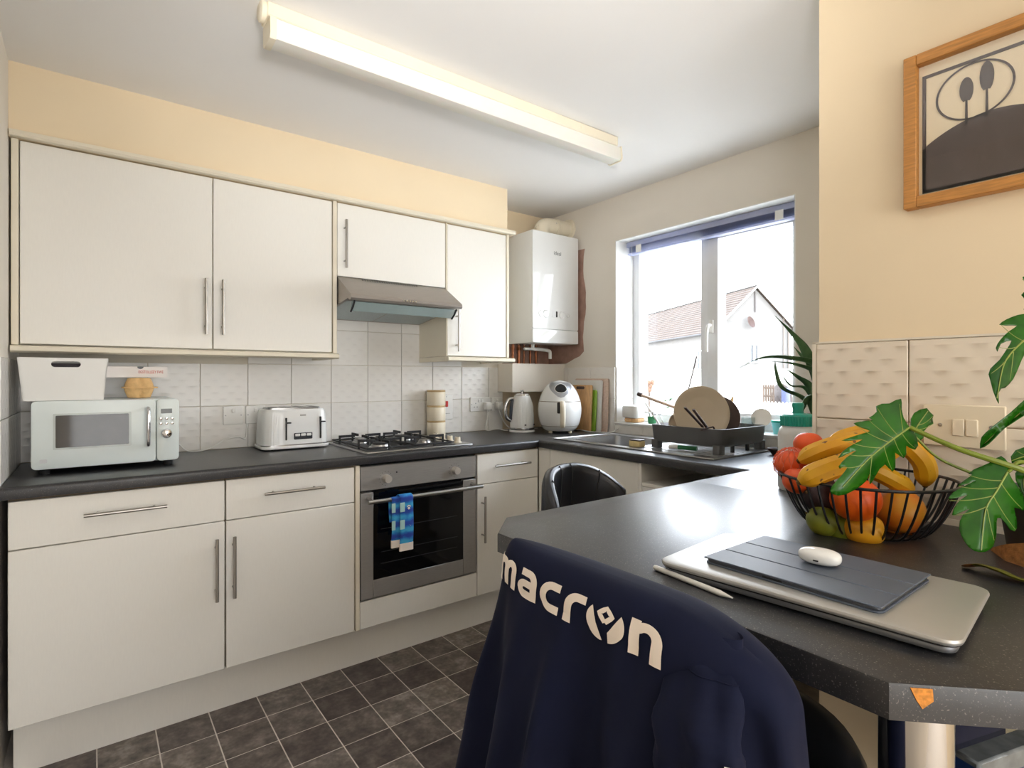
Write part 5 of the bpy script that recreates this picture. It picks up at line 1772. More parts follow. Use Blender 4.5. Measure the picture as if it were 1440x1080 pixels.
bw = 0.007
mb = MB().box(XI, XI + 0.0015, iy0 - bw, iy0, iz0, iz1).box(XI, XI + 0.0015, iy1, iy1 + bw, iz0, iz1).box(XI, XI + 0.0015, iy1, iy0, iz1 - bw, iz1).box(XI, XI + 0.0015, iy1, iy0, iz0, iz0 + bw)
build(mb, 'papercut_border', ink_m, pf, smooth=0)
hill = [(0.0, 0.0)] + [(k / 40, 0.37 + 0.175 * math.sin(pi * min(1, k / 40 * 1.75)) ** 0.8 - 0.25 * max(0, k / 40 - 0.5) ** 1.3) for k in range(41)] + [(1.0, 0.0)]
build(pic(hill), 'papercut_hill', ink_m, pf, smooth=0)
cxm, czm, R1, R2 = 0.215, 0.745, 0.157, 0.147
asp = abs(iy1 - iy0) / (iz1 - iz0)
mb = MB()
n = 48
vs, fs = [], []
for k in range(n):
    a = 2 * pi * k / n
    for R in (R1, R2):
        vs.append((XI, iy0 + (iy1 - iy0) * (cxm + R * math.cos(a)), iz0 + (iz1 - iz0) * (czm + R * asp * math.sin(a) * 0.9)))
for k in range(n):
    j = (k + 1) % n
    fs.append((2 * k, 2 * j, 2 * j + 1, 2 * k + 1))
build(mb.add(vs, fs), 'papercut_ring', ink_m, pf, smooth=0)
mb = MB()
for (tx, tz, hh) in ((0.185, 0.53, 0.34), (0.265, 0.545, 0.40)):
    q = [(tx - 0.006, tz - 0.05), (tx - 0.004, tz + hh * 0.45)]
    q += [(tx + 0.028 * math.cos(a), tz + hh * 0.7 + hh * 0.3 * math.sin(a)) for a in [pi * 1.35 - 2 * pi * 0.85 * k / 14 for k in range(15)]]
    q += [(tx + 0.004, tz + hh * 0.45), (tx + 0.006, tz - 0.05)]
    build(pic(q), 'papercut_tree', ink_m, pf, smooth=0)
build(MB().box(1.532, 1.534, py1 + fw, py0 - fw, pz0 + fw, pz1 - fw), 'picture_glass', pane_m, pf, smooth=0)

# ------------------------------------------------------------------ bar stools


def bar_stool(label, loc, rz, wrap=1.2):
    """local: sitter faces +x, backrest at -x; origin on the floor under the seat"""
    t = thing('bar_stool', label, 'bar stool', loc, rz, None)
    st_ = MB().lathe([(0.0, 0.615), (0.12, 0.615), (0.185, 0.628), (0.205, 0.652), (0.207, 0.672), (0.196, 0.692), (0.165, 0.702), (0.10, 0.700), (0, 0.696)], 44, sx=1.03)
    s_ = build(st_, 'seat', leather_m, t, smooth=60, local=True)
    build(MB().tube([Vector((0.2125 * math.cos(2 * pi * k / 48), 0.2065 * math.sin(2 * pi * k / 48), 0.662)) for k in range(48)], 0.0028, 6, closed=True), 'seat_piping', leather_m, s_, local=True)

    def top(q):     # q -1..1 along the back
        return 0.965 - 0.10 * abs(q) ** 2.6

    def bk(s, t_):
        q = -1 + 2 * s
        a = pi + q * wrap
        zt_ = top(q)
        zb = 0.70
        pr = [(0.195, zb), (0.188, zb + 0.06), (0.188, zt_ - 0.03), (0.193, zt_ - 0.008), (0.208, zt_), (0.225, zt_ - 0.008), (0.232, zt_ - 0.03), (0.236, zb + 0.06), (0.225, zb)]
        x = t_ * (len(pr) - 1)
        i = min(int(x), len(pr) - 2)
        f = x - i
        r, z = pr[i][0] * (1 - f) + pr[i + 1][0] * f, pr[i][1] * (1 - f) + pr[i + 1][1] * f
        e = 1 - max(0, (abs(q) - 0.86) / 0.14) ** 2 * 0.55
        r = 0.211 + (r - 0.211) * e
        return Vector((r * math.cos(a), r * math.sin(a), z + (1 - e) * 0.0))
    g = MB().grid(bk, 41, 25)
    n = 25
    g.add(g.v[:n], [tuple(range(n))])
    g.add(g.v[40 * n:41 * n], [tuple(reversed(range(n)))])
    b_ = build(g, 'backrest', leather_m, t, smooth=60, local=True)
    for q0, q1 in ((-0.62, -0.32), (-0.12, -0.06), (0.14, 0.34), (0.62, 0.84)):
        pth = []
        for i in range(12):
            f = i / 11
            q = q0 + (q1 - q0) * f ** 1.5
            a = pi + q * wrap
            z = 0.72 + (top(q) - 0.722) * (1 - f)
            r = 0.1865 + (0.012 if i == 0 else 0)
            pth.append(Vector((r * math.cos(a), r * math.sin(a), z)))
        build(MB().tube(pth, 0.0026, 6), 'seam', rubber_m, b_, local=True)
    build(MB().cyl((-0.2, 0, 0.645), (-0.222, 0, 0.76), 0.022, 10), 'back_bracket', black_m, t, local=True)
    build(MB().lathe([(0.205, 0), (0.205, 0.006), (0.19, 0.012), (0.06, 0.022), (0.035, 0.05), (0.03, 0.06), (0, 0.06)], 40), 'base', chrome_m, t, local=True)
    build(MB().cyl((0, 0, 0.05), (0, 0, 0.36), 0.026, 20), 'column', chrome_m, t, local=True)
    build(MB().cyl((0, 0, 0.34), (0, 0, 0.615), 0.017, 18), 'gas_lift', black_m, t, local=True)
    build(MB().tube([(0.03, 0, 0.30), (0.12, -0.10, 0.27), (0.19, -0.08, 0.26), (0.21, 0, 0.26), (0.19, 0.08, 0.26), (0.12, 0.10, 0.27), (0.03, 0, 0.30)], 0.009, 8), 'footrest', chrome_m, t, local=True)
    build(MB().tube([(0.01, 0.02, 0.60), (0.02, 0.12, 0.595), (0.02, 0.19, 0.60)], 0.005, 6), 'lift_lever', chrome_m, t, local=True)
    return t


bar_stool('black leather bar stool nearest the camera with a navy top over its back', (0.825, 0.515, 0), 0.0, 0.72)
bar_stool('black leather bar stool beyond the breakfast bar facing the camera', (1.325, 1.20, 0), math.radians(-80))

# ------------------------------------------------------------------ navy sports top over the near stool
hj = thing('sports_top', 'navy sports top with white lettering draped over the near bar stool', 'clothing', (0.585, 0.515, 0.45))
HX, HY = 0.592, 0.512
ZS = 0.925


def hood(c, s, t):
    """c, s: cos/sin around the drape (c>0 far side, s<0 front); t 0 ridge .. 1 hem"""
    if t <= 0.25:
        q = t / 0.25
        ky = (0.93 if c > 0 else 0.80) + (0.07 if c > 0 else 0.20) * math.sin(q * pi / 2) ** 0.9
        kx = math.sin(q * pi / 2) ** 0.8
        z = ZS + 0.055 * math.cos(q * pi / 2) ** 1.1
        d = 0.0
    else:
        d = (t - 0.25) / 0.75
        ky = kx = 1.0
        z = ZS - 0.56 * d
    ay = (0.272 + 0.17 * d) if c > 0 else (0.232 + 0.03 * d)
    ax = 0.052 + 0.06 * d if s < 0 else 0.075 + 0.10 * d
    yy = math.copysign(abs(c) ** 0.72, c) * ay * ky
    xx = math.copysign(abs(s) ** 0.72, s) * ax * kx
    # a saddle at the near end of the ridge, where the shoulder slopes away
    f = (-yy - 0.06) / 0.16
    if f > 0 and t < 0.55:
        z -= 0.05 * min(f, 1.2) ** 2.0 * (1 - t / 0.55)
    fold = 0.0
    if s < 0:
        w = min(1.0, d * 2.2)
        u = yy / (0.26 + 0.1 * d)
        fold = w * 2.0 * (0.013 * math.sin(7.5 * u + 1.0) + 0.008 * math.sin(15 * u + 2.2 * d) + 0.020 * math.exp(-((u + 0.42) / 0.10) ** 2) - 0.020 * math.exp(-((u - 0.28) / 0.09) ** 2))
        w2 = max(0.0, min(1.0, (t - 0.17) * 3)) * max(0, -u)
        fold += w2 * 0.014 * math.sin(22 * u + 1.5 * d) + max(0, min(1, (t - 0.16) * 4)) * 0.0035 * math.sin(34 * u + 3 * z * 8) * (1 if u < 0.3 else 0.4)
    n_ = 0.0022 * noise.noise(Vector((yy * 14, z * 9, 3.1))) * min(1, t * 3)
    return Vector((HX + xx + fold + n_, HY + yy, z))


NA = 180


def hoodgrid(s, t):
    a = 2 * pi * s
    return hood(math.cos(a), math.sin(a), t)


g = MB().grid(hoodgrid, NA, 64, cu=True)
build(g, 'body_panel', navy_m, hj, smooth=75)


def front(y, w):
    """point on the front of the top; y across (world), w = arc below the ridge in metres"""
    t = 0.25 * (w / 0.094) if w < 0.094 else 0.25 + 0.75 * (w - 0.094) / 0.56
    lo, hi = -1.0, 1.0
    for _ in range(30):
        m = (lo + hi) / 2
        p = hood(m, -math.sqrt(max(0, 1 - m * m)), t)
        if p.y < y:
            lo = m
        else:
            hi = m
    m = (lo + hi) / 2
    return hood(m, -math.sqrt(max(0, 1 - m * m)), t)


def frontn(y, w, off):
    p = front(y, w)
    e = 0.004
    a, b = front(y + e, w), front(y, w + e)
    n = (a - p).cross(b - p)
    if n.length < 1e-9:
        n = Vector((-1, 0, 0))
    n.normalize()
    if n.x > 0 or (abs(n.x) < 0.2 and n.z < 0):
        n = -n
    return p + n * off


TY0, TW0, TH = 0.778, 0.104, 0.048      # y of the first letter, baseline drop, letter height


def lm(lx, ly):
    return frontn(TY0 - lx * TH * 1.27, TW0 - ly * TH, 0.0022)


def arc(cx, cy, rx, ry, a0, a1, n=14):
    return [(cx + rx * math.cos(math.radians(a0 + (a1 - a0) * i / n)), cy + ry * math.sin(math.radians(a0 + (a1 - a0) * i / n))) for i in range(n + 1)]


def dense(p, n=5):
    out = []
    for a, b in zip(p, p[1:]):
        m = max(1, int(math.dist(a, b) / 0.07))
        for i in range(m):
            out.append((a[0] + (b[0] - a[0]) * i / m, a[1] + (b[1] - a[1]) * i / m))
    out.append(p[-1])
    return out


def stroke(mb, p, w):
    p = dense(p)
    L = []
    for i, q in enumerate(p):
        a, b = p[max(i - 1, 0)], p[min(i + 1, len(p) - 1)]
        dx, dy = b[0] - a[0], b[1] - a[1]
        l = math.hypot(dx, dy) or 1
        nx, ny = -dy / l * w / 2, dx / l * w / 2
        L += [lm(q[0] + nx * k, q[1] + ny * k) for k in (-1, -0.33, 0.33, 1)]
    fs = []
    for i in range(len(p) - 1):
        for k in range(3):
            fs.append((4 * i + k, 4 * i + k + 1, 4 * i + 5 + k, 4 * i + 4 + k))
    mb.add(L, fs)


S = 0.25
letters = []
x = 0.0
# m
letters.append([[(x + .12, 0), (x + .12, 1.0)], [(x + .12, .80)] + arc(x + .35, .62, .21, .25, 150, 0) + [(x + .56, 0)], arc(x + .79, .62, .21, .25, 165, 0) + [(x + 1.0, 0)]])
x += 1.28
# a
letters.append([[(x + .10, .87), (x + .45, .87)] + arc(x + .45, .60, .24, .27, 90, 0) + [(x + .69, .0)],
                [(x + .69, .12), (x + .32, .12)] + arc(x + .30, .31, .20, .19, 270, 90) + [(x + .69, .50)]])
x += 0.98
# c
letters.append([[(x + .72, .87), (x + .45, .87)] + arc(x + .45, .5, .34, .37, 90, 270) + [(x + .72, .13)]])
x += 0.92
# r
letters.append([[(x + .12, 0), (x + .12, .5)] + arc(x + .42, .52, .30, .35, 180, 90) + [(x + .66, .87)]])
x += 0.74
xe = x
x += 1.22
# n
letters.append([[(x + .12, 0), (x + .12, 1.0)], [(x + .12, .78)] + arc(x + .42, .58, .28, .29, 150, 0) + [(x + .70, 0)]])
for L_ in letters:
    mb = MB()
    for p in L_:
        stroke(mb, p, S)
    build(mb, 'printed_letter', print_m, hj, smooth=0, recalc=False)
# emblem: a disc cut by a V with a small square between its arms
ec_, er = (xe + 0.54, 0.50), 0.56


def inV(px, py):
    """signed areas of the emblem: white unless on the dark V lines or the dark square frame"""
    return True


def sector(poly, name='printed_emblem'):
    b = bmesh.new()
    vs = [b.verts.new((p[0], p[1], 0)) for p in poly]
    b.faces.new(vs)
    bmesh.ops.triangulate(b, faces=list(b.faces))
    for _ in range(2):
        bmesh.ops.subdivide_edges(b, edges=list(b.edges), cuts=1, use_grid_fill=True)
    bmesh.ops.triangulate(b, faces=list(b.faces))
    for v in b.verts:
        v.co = lm(v.co.x, v.co.y)
    return build(MB().bm(b), name, print_m, hj, smooth=0, recalc=False)


def ep(a, r=1.0):
    return (ec_[0] + er * r * math.cos(math.radians(a)), ec_[1] + er * r * 1.0 * math.sin(math.radians(a)))


ex, ey = ec_
sector([ep(a) for a in range(138, 262, 8)] + [(ex - 0.06, ey - er * 0.96)])
sector([ep(a) for a in range(282, 403, 8)] + [(ex + 0.08, ey - 0.28)])
mb = MB()
cq = (ex, ey + 0.24)
stroke(mb, [(cq[0], cq[1] - 0.22), (cq[0] + 0.19, cq[1]), (cq[0], cq[1] + 0.19), (cq[0] - 0.19, cq[1]), (cq[0], cq[1] - 0.22)], 0.13)
build(mb, 'printed_emblem', print_m, hj, smooth=0, recalc=False)

# sleeve hanging at the near end of the back
def sleeve(s, t):
    a = 2 * pi * s
    q = min(1, t * 5)
    cy_ = 0.372 - 0.014 * q - 0.01 * t
    z = 0.962 - 0.46 * t
    wy = 0.030 + 0.022 * q ** 0.8
    wx = 0.016 + 0.014 * t
    cx_ = 0.592 - 0.064 * min(1, t * 5.5) ** 0.9 - 0.03 * t
    w = (0.0030 * math.sin(4 * a + 16 * t) + 0.0020 * math.sin(70 * t + 2 * a) + 0.0018 * math.sin(7 * a + 9 * t)) * min(1, t * 8)
    return Vector((cx_ + (wx + w) * math.sin(a), cy_ + (wy + w) * math.cos(a), z))


sl = build(MB().grid(sleeve, 56, 60, cu=True), 'sleeve', navy_m, hj, smooth=70)
p = sleeve(0.68, 0.80)
ring = [sleeve(k / 40, 0.075) for k in range(40)]
cc = sum(ring, Vector()) / 40
build(MB().tube([cc + (q - cc) * 1.01 for q in ring], 0.0011, 5, closed=True), 'seam', navy_m, sl)
tg = MB().add([sleeve(q, z_) + Vector((-0.0025, -0.0015, 0)) for q, z_ in ((0.545, 0.205), (0.60, 0.205), (0.60, 0.26), (0.545, 0.26))], [(0, 1, 2, 3)])
build(tg, 'white_tab', tag_m, sl, smooth=0)


# ------------------------------------------------------------------ things under the bar
t = thing('navy_bag', 'dark navy cloth bag hanging under the far end of the bar', 'bag', (1.28, 0.30, 0.3))
build(MB().rbox(0.99, 1.51, 0.285, 0.325, 0.35, 0.86, 0.018, 3), 'bag_body', navy_m, t)
for x in (1.12, 1.38):
    build(MB().tube([(x, 0.305, 0.855), (x, 0.305, 0.888)], 0.012, 8, flat=0.4), 'bag_strap', navy_m, t)
t = thing('under_shelf', 'low white shelf under the bar carrying the printed pack', 'shelf', (1.2, 0.2, 0.43))
build(MB().rbox(0.90, XP - 0.002, 0.10, 0.26, 0.43, 0.448, 0.002, 1), 'shelf_board', unit_m, t)
t = thing('boxed_leaflet', 'blue printed pack in a clear sleeve under the bar beside the chrome leg', 'pack', (0.930, 0.236, 0.4485), math.radians(-17.5))
build(MB().rbox(0.003, 0.20, -0.034, -0.004, 0.002, 0.308, 0.003, 1), 'pack_body', M('printed_pack', rgb(132, 134, 140), 0.5, var=0.25, scale=50), t, local=True)
build(MB().box(0.0015, 0.010, -0.0352, -0.004, 0.004, 0.300).box(0.010, 0.19, -0.0354, -0.0338, 0.262, 0.282), 'blue_band', blue_m, t, smooth=0, local=True)
build(MB().box(0.03, 0.12, -0.0352, -0.0338, 0.20, 0.255), 'printed_photo', M('printed_photo', rgb(120, 132, 126), 0.4, var=0.5, scale=60), t, smooth=0, local=True)
build(MB().rbox(0, 0.203, -0.0375, 0, 0, 0.312, 0.003, 1), 'clear_sleeve', clear_m, t, local=True)

# ------------------------------------------------------------------ potted philodendron
ph = thing('potted_philodendron', 'philodendron with deeply cut glossy leaves in a dark pot on the bar', 'plant', (1.415, 0.185, WT))
build(MB().lathe([(0, 0.0), (0.075, 0), (0.082, 0.005), (0.098, 0.115), (0.102, 0.12), (0.096, 0.122), (0.09, 0.105), (0, 0.105)], 36, (1.415, 0.185, WT)), 'pot', pot_m, ph)
build(MB().lathe([(0.089, 0.103), (0.05, 0.11), (0, 0.112)], 24, (1.415, 0.185, WT)), 'soil', soil_m, ph)


from mathutils.geometry import delaunay_2d_cdt


def cutleaf(outline, mid, Zb, Zt, ribs, cup=0.0016, wave=0.0, thick=0.0012):
    """cut leaf: outline and midrib measured on the photograph (mid[0] = stalk end), laid on a cupped surface
    that runs from depth Zb at the stalk to Zt at the tip"""
    mid = [Vector(p) for p in mid]
    dense_o = []
    n0 = len(outline)
    for i in range(n0):
        p, q = Vector(outline[i]), Vector(outline[(i + 1) % n0])
        m = max(1, int((q - p).length / 7))
        dense_o += [p.lerp(q, k / m) for k in range(m)]
    for _ in range(1):                      # round the corners slightly
        dense_o = [(dense_o[i - 1] + dense_o[i] * 4 + dense_o[(i + 1) % len(dense_o)]) / 6 for i in range(len(dense_o))]
    L = (mid[-1] - mid[0]).length
    ax = (mid[-1] - mid[0]).normalized()

    def depth(p):
        best = 1e9
        for a_, b_ in zip(mid, mid[1:]):
            ab = b_ - a_
            f = max(0, min(1, (p - a_).dot(ab) / ab.length_squared))
            best = min(best, (p - (a_ + ab * f)).length)
        f = (p - mid[0]).dot(ax) / L
        return Zb + (Zt - Zb) * f + cup * best * 0.30 + wave * math.sin(best * 0.22 + f * 9)

    def P(p, lift=0.0):
        p = Vector(p)
        return at(p.x, p.y, depth(p) - lift)
    vs = list(dense_o)
    nO = len(vs)
    ed = [(i, (i + 1) % nO) for i in range(nO)]
    xs, ys = [p.x for p in vs], [p.y for p in vs]
    x = min(xs) + 3
    while x < max(xs):
        y = min(ys) + 3
        while y < max(ys):
            vs.append(Vector((x, y)))
            y += 6
        x += 6
    r = delaunay_2d_cdt(vs, ed, [], 1, 1e-4)
    mb = MB().add([P(p) for p in r[0]], [tuple(f) for f in r[2]])
    o = build(mb, 'leaf', leaf_m, ph, smooth=75)
    md = o.modifiers.new('thickness', 'SOLIDIFY')
    md.thickness = thick
    md.offset = 0
    mm = cat_rom([(p.x, p.y, 0) for p in mid], 5)
    n = len(mm)
    build(MB().tube([P((p.x, p.y), 0.0012) for p in mm], [0.0017 - 0.0011 * i / n for i in range(n)], 6), 'midrib', vein_m, o)
    mb = MB()
    for (a_, b_) in ribs:
        a_, b_ = Vector(a_), Vector(b_)
        mb.tube([P(a_.lerp(b_, i / 6) + Vector((0, 2.5 * math.sin(pi * i / 6))), 0.0008) for i in range(7)], [0.0009 - 0.0005 * i / 6 for i in range(7)], 5)
    if ribs:
        v = build(mb, 'side_veins', vein_m, o)
        v['kind'] = 'stuff'
    return o


crown = Vector((1.40, 0.195, WT + 0.112))
cutleaf([(1279, 601), (1270, 588), (1267, 575), (1269, 559), (1259, 562), (1251, 569), (1240, 567), (1229, 570), (1235, 580), (1228, 584), (1218, 587.5), (1231, 591), (1214, 592), (1198, 595), (1212, 602), (1226, 606),
         (1205, 612), (1181, 620), (1196, 620), (1216, 617), (1199, 625), (1185, 634), (1177, 646), (1192, 638), (1207, 632), (1190, 643), (1178, 656), (1180, 661), (1187, 655), (1194, 656), (1182, 670), (1171, 682), (1166, 690), (1168, 695),
         (1179, 697.5), (1188, 696), (1205, 687), (1218, 677), (1222, 668), (1225, 660), (1223, 672), (1222.5, 684), (1230, 671), (1236, 659), (1245, 650), (1250, 658), (1255, 666), (1260, 657), (1259, 646), (1257, 633), (1264, 640), (1271, 647), (1275, 638),
         (1273, 624), (1280, 631), (1287, 634), (1292, 627), (1290, 617), (1286, 608)],
        [(1279, 601), (1250, 622), (1222, 645), (1185, 685)], 1.03, 1.00,
        [((1270, 608), (1265, 568)), ((1263, 613), (1234, 574)), ((1258, 617), (1220, 589)), ((1250, 622), (1202, 597)), ((1240, 630), (1188, 620)), ((1228, 640), (1184, 637)), ((1215, 653), (1182, 657)),
         ((1226, 641), (1222, 678)), ((1243, 628), (1254, 660)), ((1257, 617), (1270, 642)), ((1268, 609), (1287, 630))])
cutleaf([(1280, 601), (1280, 588), (1285, 580), (1293, 576), (1305, 572), (1306, 580), (1315, 584), (1309, 588), (1315, 597), (1304, 598), (1298, 606), (1300, 616), (1292, 624), (1284, 616)], [(1284, 612), (1292, 596), (1305, 578)], 1.10, 1.12, [((1288, 604), (1312, 596)), ((1291, 598), (1312, 585))])
cutleaf([(1417, 664), (1418, 650), (1408, 640), (1400, 644), (1392, 651), (1380, 656), (1368, 660), (1358, 668), (1370, 666), (1358, 674), (1344, 684.5), (1360, 681), (1376, 674), (1355, 684), (1340, 692), (1331, 703), (1347, 700), (1363, 694.5), (1350, 703), (1341, 714), (1337, 727),
         (1350, 721), (1366, 714), (1354, 723), (1349, 732), (1348, 744), (1355, 760), (1362, 770), (1371, 776), (1385, 777), (1397, 769), (1401, 751), (1401, 727), (1407, 727), (1414, 735), (1420, 745.5), (1427, 749), (1430, 742), (1429, 728), (1424, 712), (1432, 714), (1440, 721), (1441, 701), (1434, 688), (1424, 676)],
        [(1417, 664), (1402, 690), (1386, 718), (1380, 774)], 0.955, 0.92,
        [((1410, 676), (1362, 668)), ((1404, 686), (1348, 684)), ((1398, 697), (1335, 704)), ((1389, 712), (1340, 725)), ((1388, 716), (1398, 760)), ((1397, 698), (1428, 745)), ((1408, 680), (1437, 715))])
cutleaf([(1450, 440), (1430, 443), (1415, 449), (1402, 457), (1415, 458), (1433, 457), (1418, 466), (1407, 477), (1399, 489), (1403, 497), (1406, 483), (1425, 477), (1415, 492), (1406, 506), (1392, 518), (1389, 526), (1393, 535), (1396, 549), (1405, 570), (1403, 553), (1407, 545), (1413, 547), (1425, 533),
         (1434, 512), (1440, 497), (1455, 490), (1460, 460)], [(1455, 468), (1432, 486), (1412, 512), (1402, 560)], 0.96, 0.93, [((1440, 480), (1408, 457)), ((1430, 488), (1404, 488)), ((1420, 500), (1394, 525)), ((1425, 495), (1420, 535))])
cutleaf([(1462, 550), (1440, 563), (1422, 580), (1400, 597), (1380, 614), (1377, 633), (1391, 624), (1413, 602), (1440, 584), (1462, 575)], [(1462, 562), (1425, 588), (1379, 628)], 0.92, 0.94, [], cup=-0.006)
cutleaf([(1455, 626), (1440, 629), (1427, 632), (1420, 642), (1421, 652), (1432, 655), (1450, 650), (1470, 640)], [(1465, 636), (1440, 642), (1422, 648)], 1.0, 1.02, [((1450, 640), (1430, 634))])
cutleaf([(1470, 395), (1445, 385), (1436, 389), (1440, 396), (1455, 405), (1441, 409), (1434, 415), (1440, 421), (1455, 418), (1443, 430), (1437, 436), (1446, 438), (1462, 430), (1475, 415)], [(1470, 410), (1455, 408), (1438, 392)], 1.0, 1.0, [])
cutleaf([(1440, 655), (1426, 664), (1428, 676), (1436, 690), (1445, 705), (1452, 700), (1455, 680), (1452, 662)], [(1450, 660), (1440, 676), (1444, 702)], 0.97, 0.96, [])
b1, b2, b3, b4 = at(1279, 601, 1.031), at(1417, 664, 0.957), at(1455, 468, 0.962), at(1462, 562, 0.922)
b5, b6, b7, b8 = at(1284, 612, 1.102), at(1465, 636, 1.0), at(1470, 410, 1.0), at(1450, 660, 0.972)
for bb, mids, r in ((b1, [at(1350, 632, 0.99), at(1440, 662, 0.955), at(1500, 690, 0.97)], 0.0056), (b2, [at(1440, 650, 0.97), at(1490, 690, 0.99)], 0.004), (b3, [at(1490, 560, 0.97)], 0.0045),
                    (b4, [at(1500, 620, 0.98)], 0.0035), (b5, [at(1330, 650, 1.08), at(1440, 690, 1.04)], 0.003), (b6, [at(1495, 680, 1.0)], 0.003), (b7, [at(1510, 560, 1.0)], 0.0035), (b8, [at(1480, 680, 0.98)], 0.003)):
    pth = cat_rom([bb] + mids + [crown], 6)
    build(MB().tube(pth, [r * (0.75 + 0.4 * i / len(pth)) for i in range(len(pth))], 8), 'leaf_stem', stem_m, ph)

t = thing('bark_piece', 'jagged piece of tan bark on the bar at the foot of the dark pot', 'bark', (1.34, 0.235, WT))
mb = MB()
pts_ = [(1.375, 0.285), (1.345, 0.268), (1.315, 0.252), (1.285, 0.205), (1.268, 0.15), (1.285, 0.12), (1.31, 0.16)]
tops = [0.004, 0.018, 0.030, 0.050, 0.060, 0.055, 0.050]
n = len(pts_)
mb.add([(x, y, WT) for x, y in pts_] + [(x + 0.006, y - 0.002, WT + h) for (x, y), h in zip(pts_, tops)],
       [tuple(range(n)), tuple(range(n, 2 * n))] + [(i, (i + 1) % n, n + (i + 1) % n, n + i) for i in range(n)])
build(mb, 'bark', bark_m, t, smooth=20)
t = thing('fallen_leaf', 'withered green leaf with brown tip lying on the bar', 'leaf', (1.21, 0.25, WT))
pa = cat_rom([(1.207, 0.288, WT + 0.003), (1.205, 0.262, WT + 0.012), (1.195, 0.235, WT + 0.012), (1.19, 0.205, WT + 0.006), (1.20, 0.165, WT + 0.008)], 6)
n = len(pa)
build(MB().tube(pa[4:], [0.011 + 0.006 * math.sin(pi * i / (n - 5)) for i in range(n - 4)], 10, flat=0.18, up=(0.3, 0, 1)), 'blade', dead_m, t)
build(MB().tube(pa[:5], [0.004, 0.010, 0.012, 0.011, 0.011], 10, flat=0.2, up=(0.3, 0, 1)), 'brown_tip', deadtip, t)

# ------------------------------------------------------------------ outside
G = -2.2
struct(MB().box(3.0, 140, -60, 140, G - 0.3, G), 'trim_3', lawn_m)
Zh = 50.0
hd_a = math.radians(27.3)
d1 = Vector((math.sin(hd_a), math.cos(hd_a), 0))       # along the ridge, away to the left
d2 = Vector((math.cos(hd_a), -math.sin(hd_a), 0))      # along the gable
P0 = at(1008, 461, Zh)
gw = 7.6
eave, apexz = P0.z, P0.z + 3.7
P0 = Vector((P0.x, P0.y, 0))
Ln = 30.0
hs = thing('house', 'pale gabled house with tan tiled roof across the garden', 'house', (P0.x, P0.y, G))


def HP(a, b, z):
    return P0 + d1 * a + d2 * b + Vector((0, 0, z))


mb = MB()
v = [HP(0, 0, G), HP(0, gw, G), HP(0, gw, eave), HP(0, gw / 2, apexz), HP(0, 0, eave), HP(Ln, 0, G), HP(Ln, gw, G), HP(Ln, gw, eave), HP(Ln, gw / 2, apexz), HP(Ln, 0, eave)]
build(mb.add(v, [(0, 1, 2, 3, 4), (9, 8, 7, 6, 5), (0, 4, 9, 5), (1, 6, 7, 2)]), 'walls', render_m, hs, smooth=0)
for sg in (0, 1):
    e0 = -0.5 if sg == 0 else gw + 0.5
    ez = eave - 0.5 * 3.7 / (gw / 2) + 0.1
    mb = MB()
    nr = 16
    for k in range(nr):          # courses of tiles, each lapped over the next
        f0, f1 = k / nr, (k + 1.12) / nr
        f1 = min(f1, 1.0)
        def pt(a, f, dz):
            b_ = e0 + (gw / 2 - e0) * f
            return HP(a, b_, ez + (apexz + 0.15 - ez) * f + dz)
        mb.add([pt(-0.35, f0, 0.10), pt(Ln, f0, 0.10), pt(Ln, f1, 0.02), pt(-0.35, f1, 0.02), pt(-0.35, f0, 0.0), pt(Ln, f0, 0.0)], [(0, 1, 2, 3), (0, 4, 5, 1)])
    o = build(mb, 'roof_slope', roof_m, hs, smooth=0)
    uv = o.data.uv_layers.new(name='UVMap')
    wm = WM[hs.name]
    for lp_ in o.data.loops:
        w_ = wm @ o.data.vertices[lp_.vertex_index].co
        uv.data[lp_.index].uv = ((w_ - P0).dot(d1), w_.z * 1.4)
    build(MB().tube([HP(-0.3, e0, ez - 0.08), HP(Ln, e0, ez - 0.08)], 0.10, 8), 'gutter', M('dark_gutter_%d' % sg, rgb(34, 32, 34), 0.6), hs)
build(MB().tube([HP(-0.4, -0.5, eave - 0.35), HP(-0.4, gw / 2, apexz + 0.12), HP(-0.4, gw + 0.5, eave - 0.35)], 0.09, 6), 'verge_board', white_m, hs)
build(MB().tube([HP(-0.35, gw / 2, apexz + 0.18), HP(Ln, gw / 2, apexz + 0.18)], 0.12, 6), 'ridge_tiles', roof_m, hs)


def hwin(a0, a1, z0, z1, side):
    if side == 'long':
        f = lambda s, z, o: HP(s, -o, z)
    else:
        f = lambda s, z, o: HP(-o, s, z)
    w = 0.12
    mb = MB()
    for (s0, s1, q0, q1) in ((a0, a1, z0, z0 + w), (a0, a1, z1 - w, z1), (a0, a0 + w, z0, z1), (a1 - w, a1, z0, z1), ((a0 + a1) / 2 - w / 2, (a0 + a1) / 2 + w / 2, z0, z1)):
        mb.add([f(s, z, o) for o in (0.0, 0.10) for s, z in ((s0, q0), (s1, q0), (s1, q1), (s0, q1))], [(4, 5, 6, 7), (0, 1, 5, 4), (1, 2, 6, 5), (2, 3, 7, 6), (3, 0, 4, 7)])
    o = build(mb, 'window', upvc_m, hs, smooth=0)
    build(MB().add([f(a0, z0, 0.03), f(a1, z0, 0.03), f(a1, z1, 0.03), f(a0, z1, 0.03)], [(0, 1, 2, 3)]), 'pane', outglass, o, smooth=0)


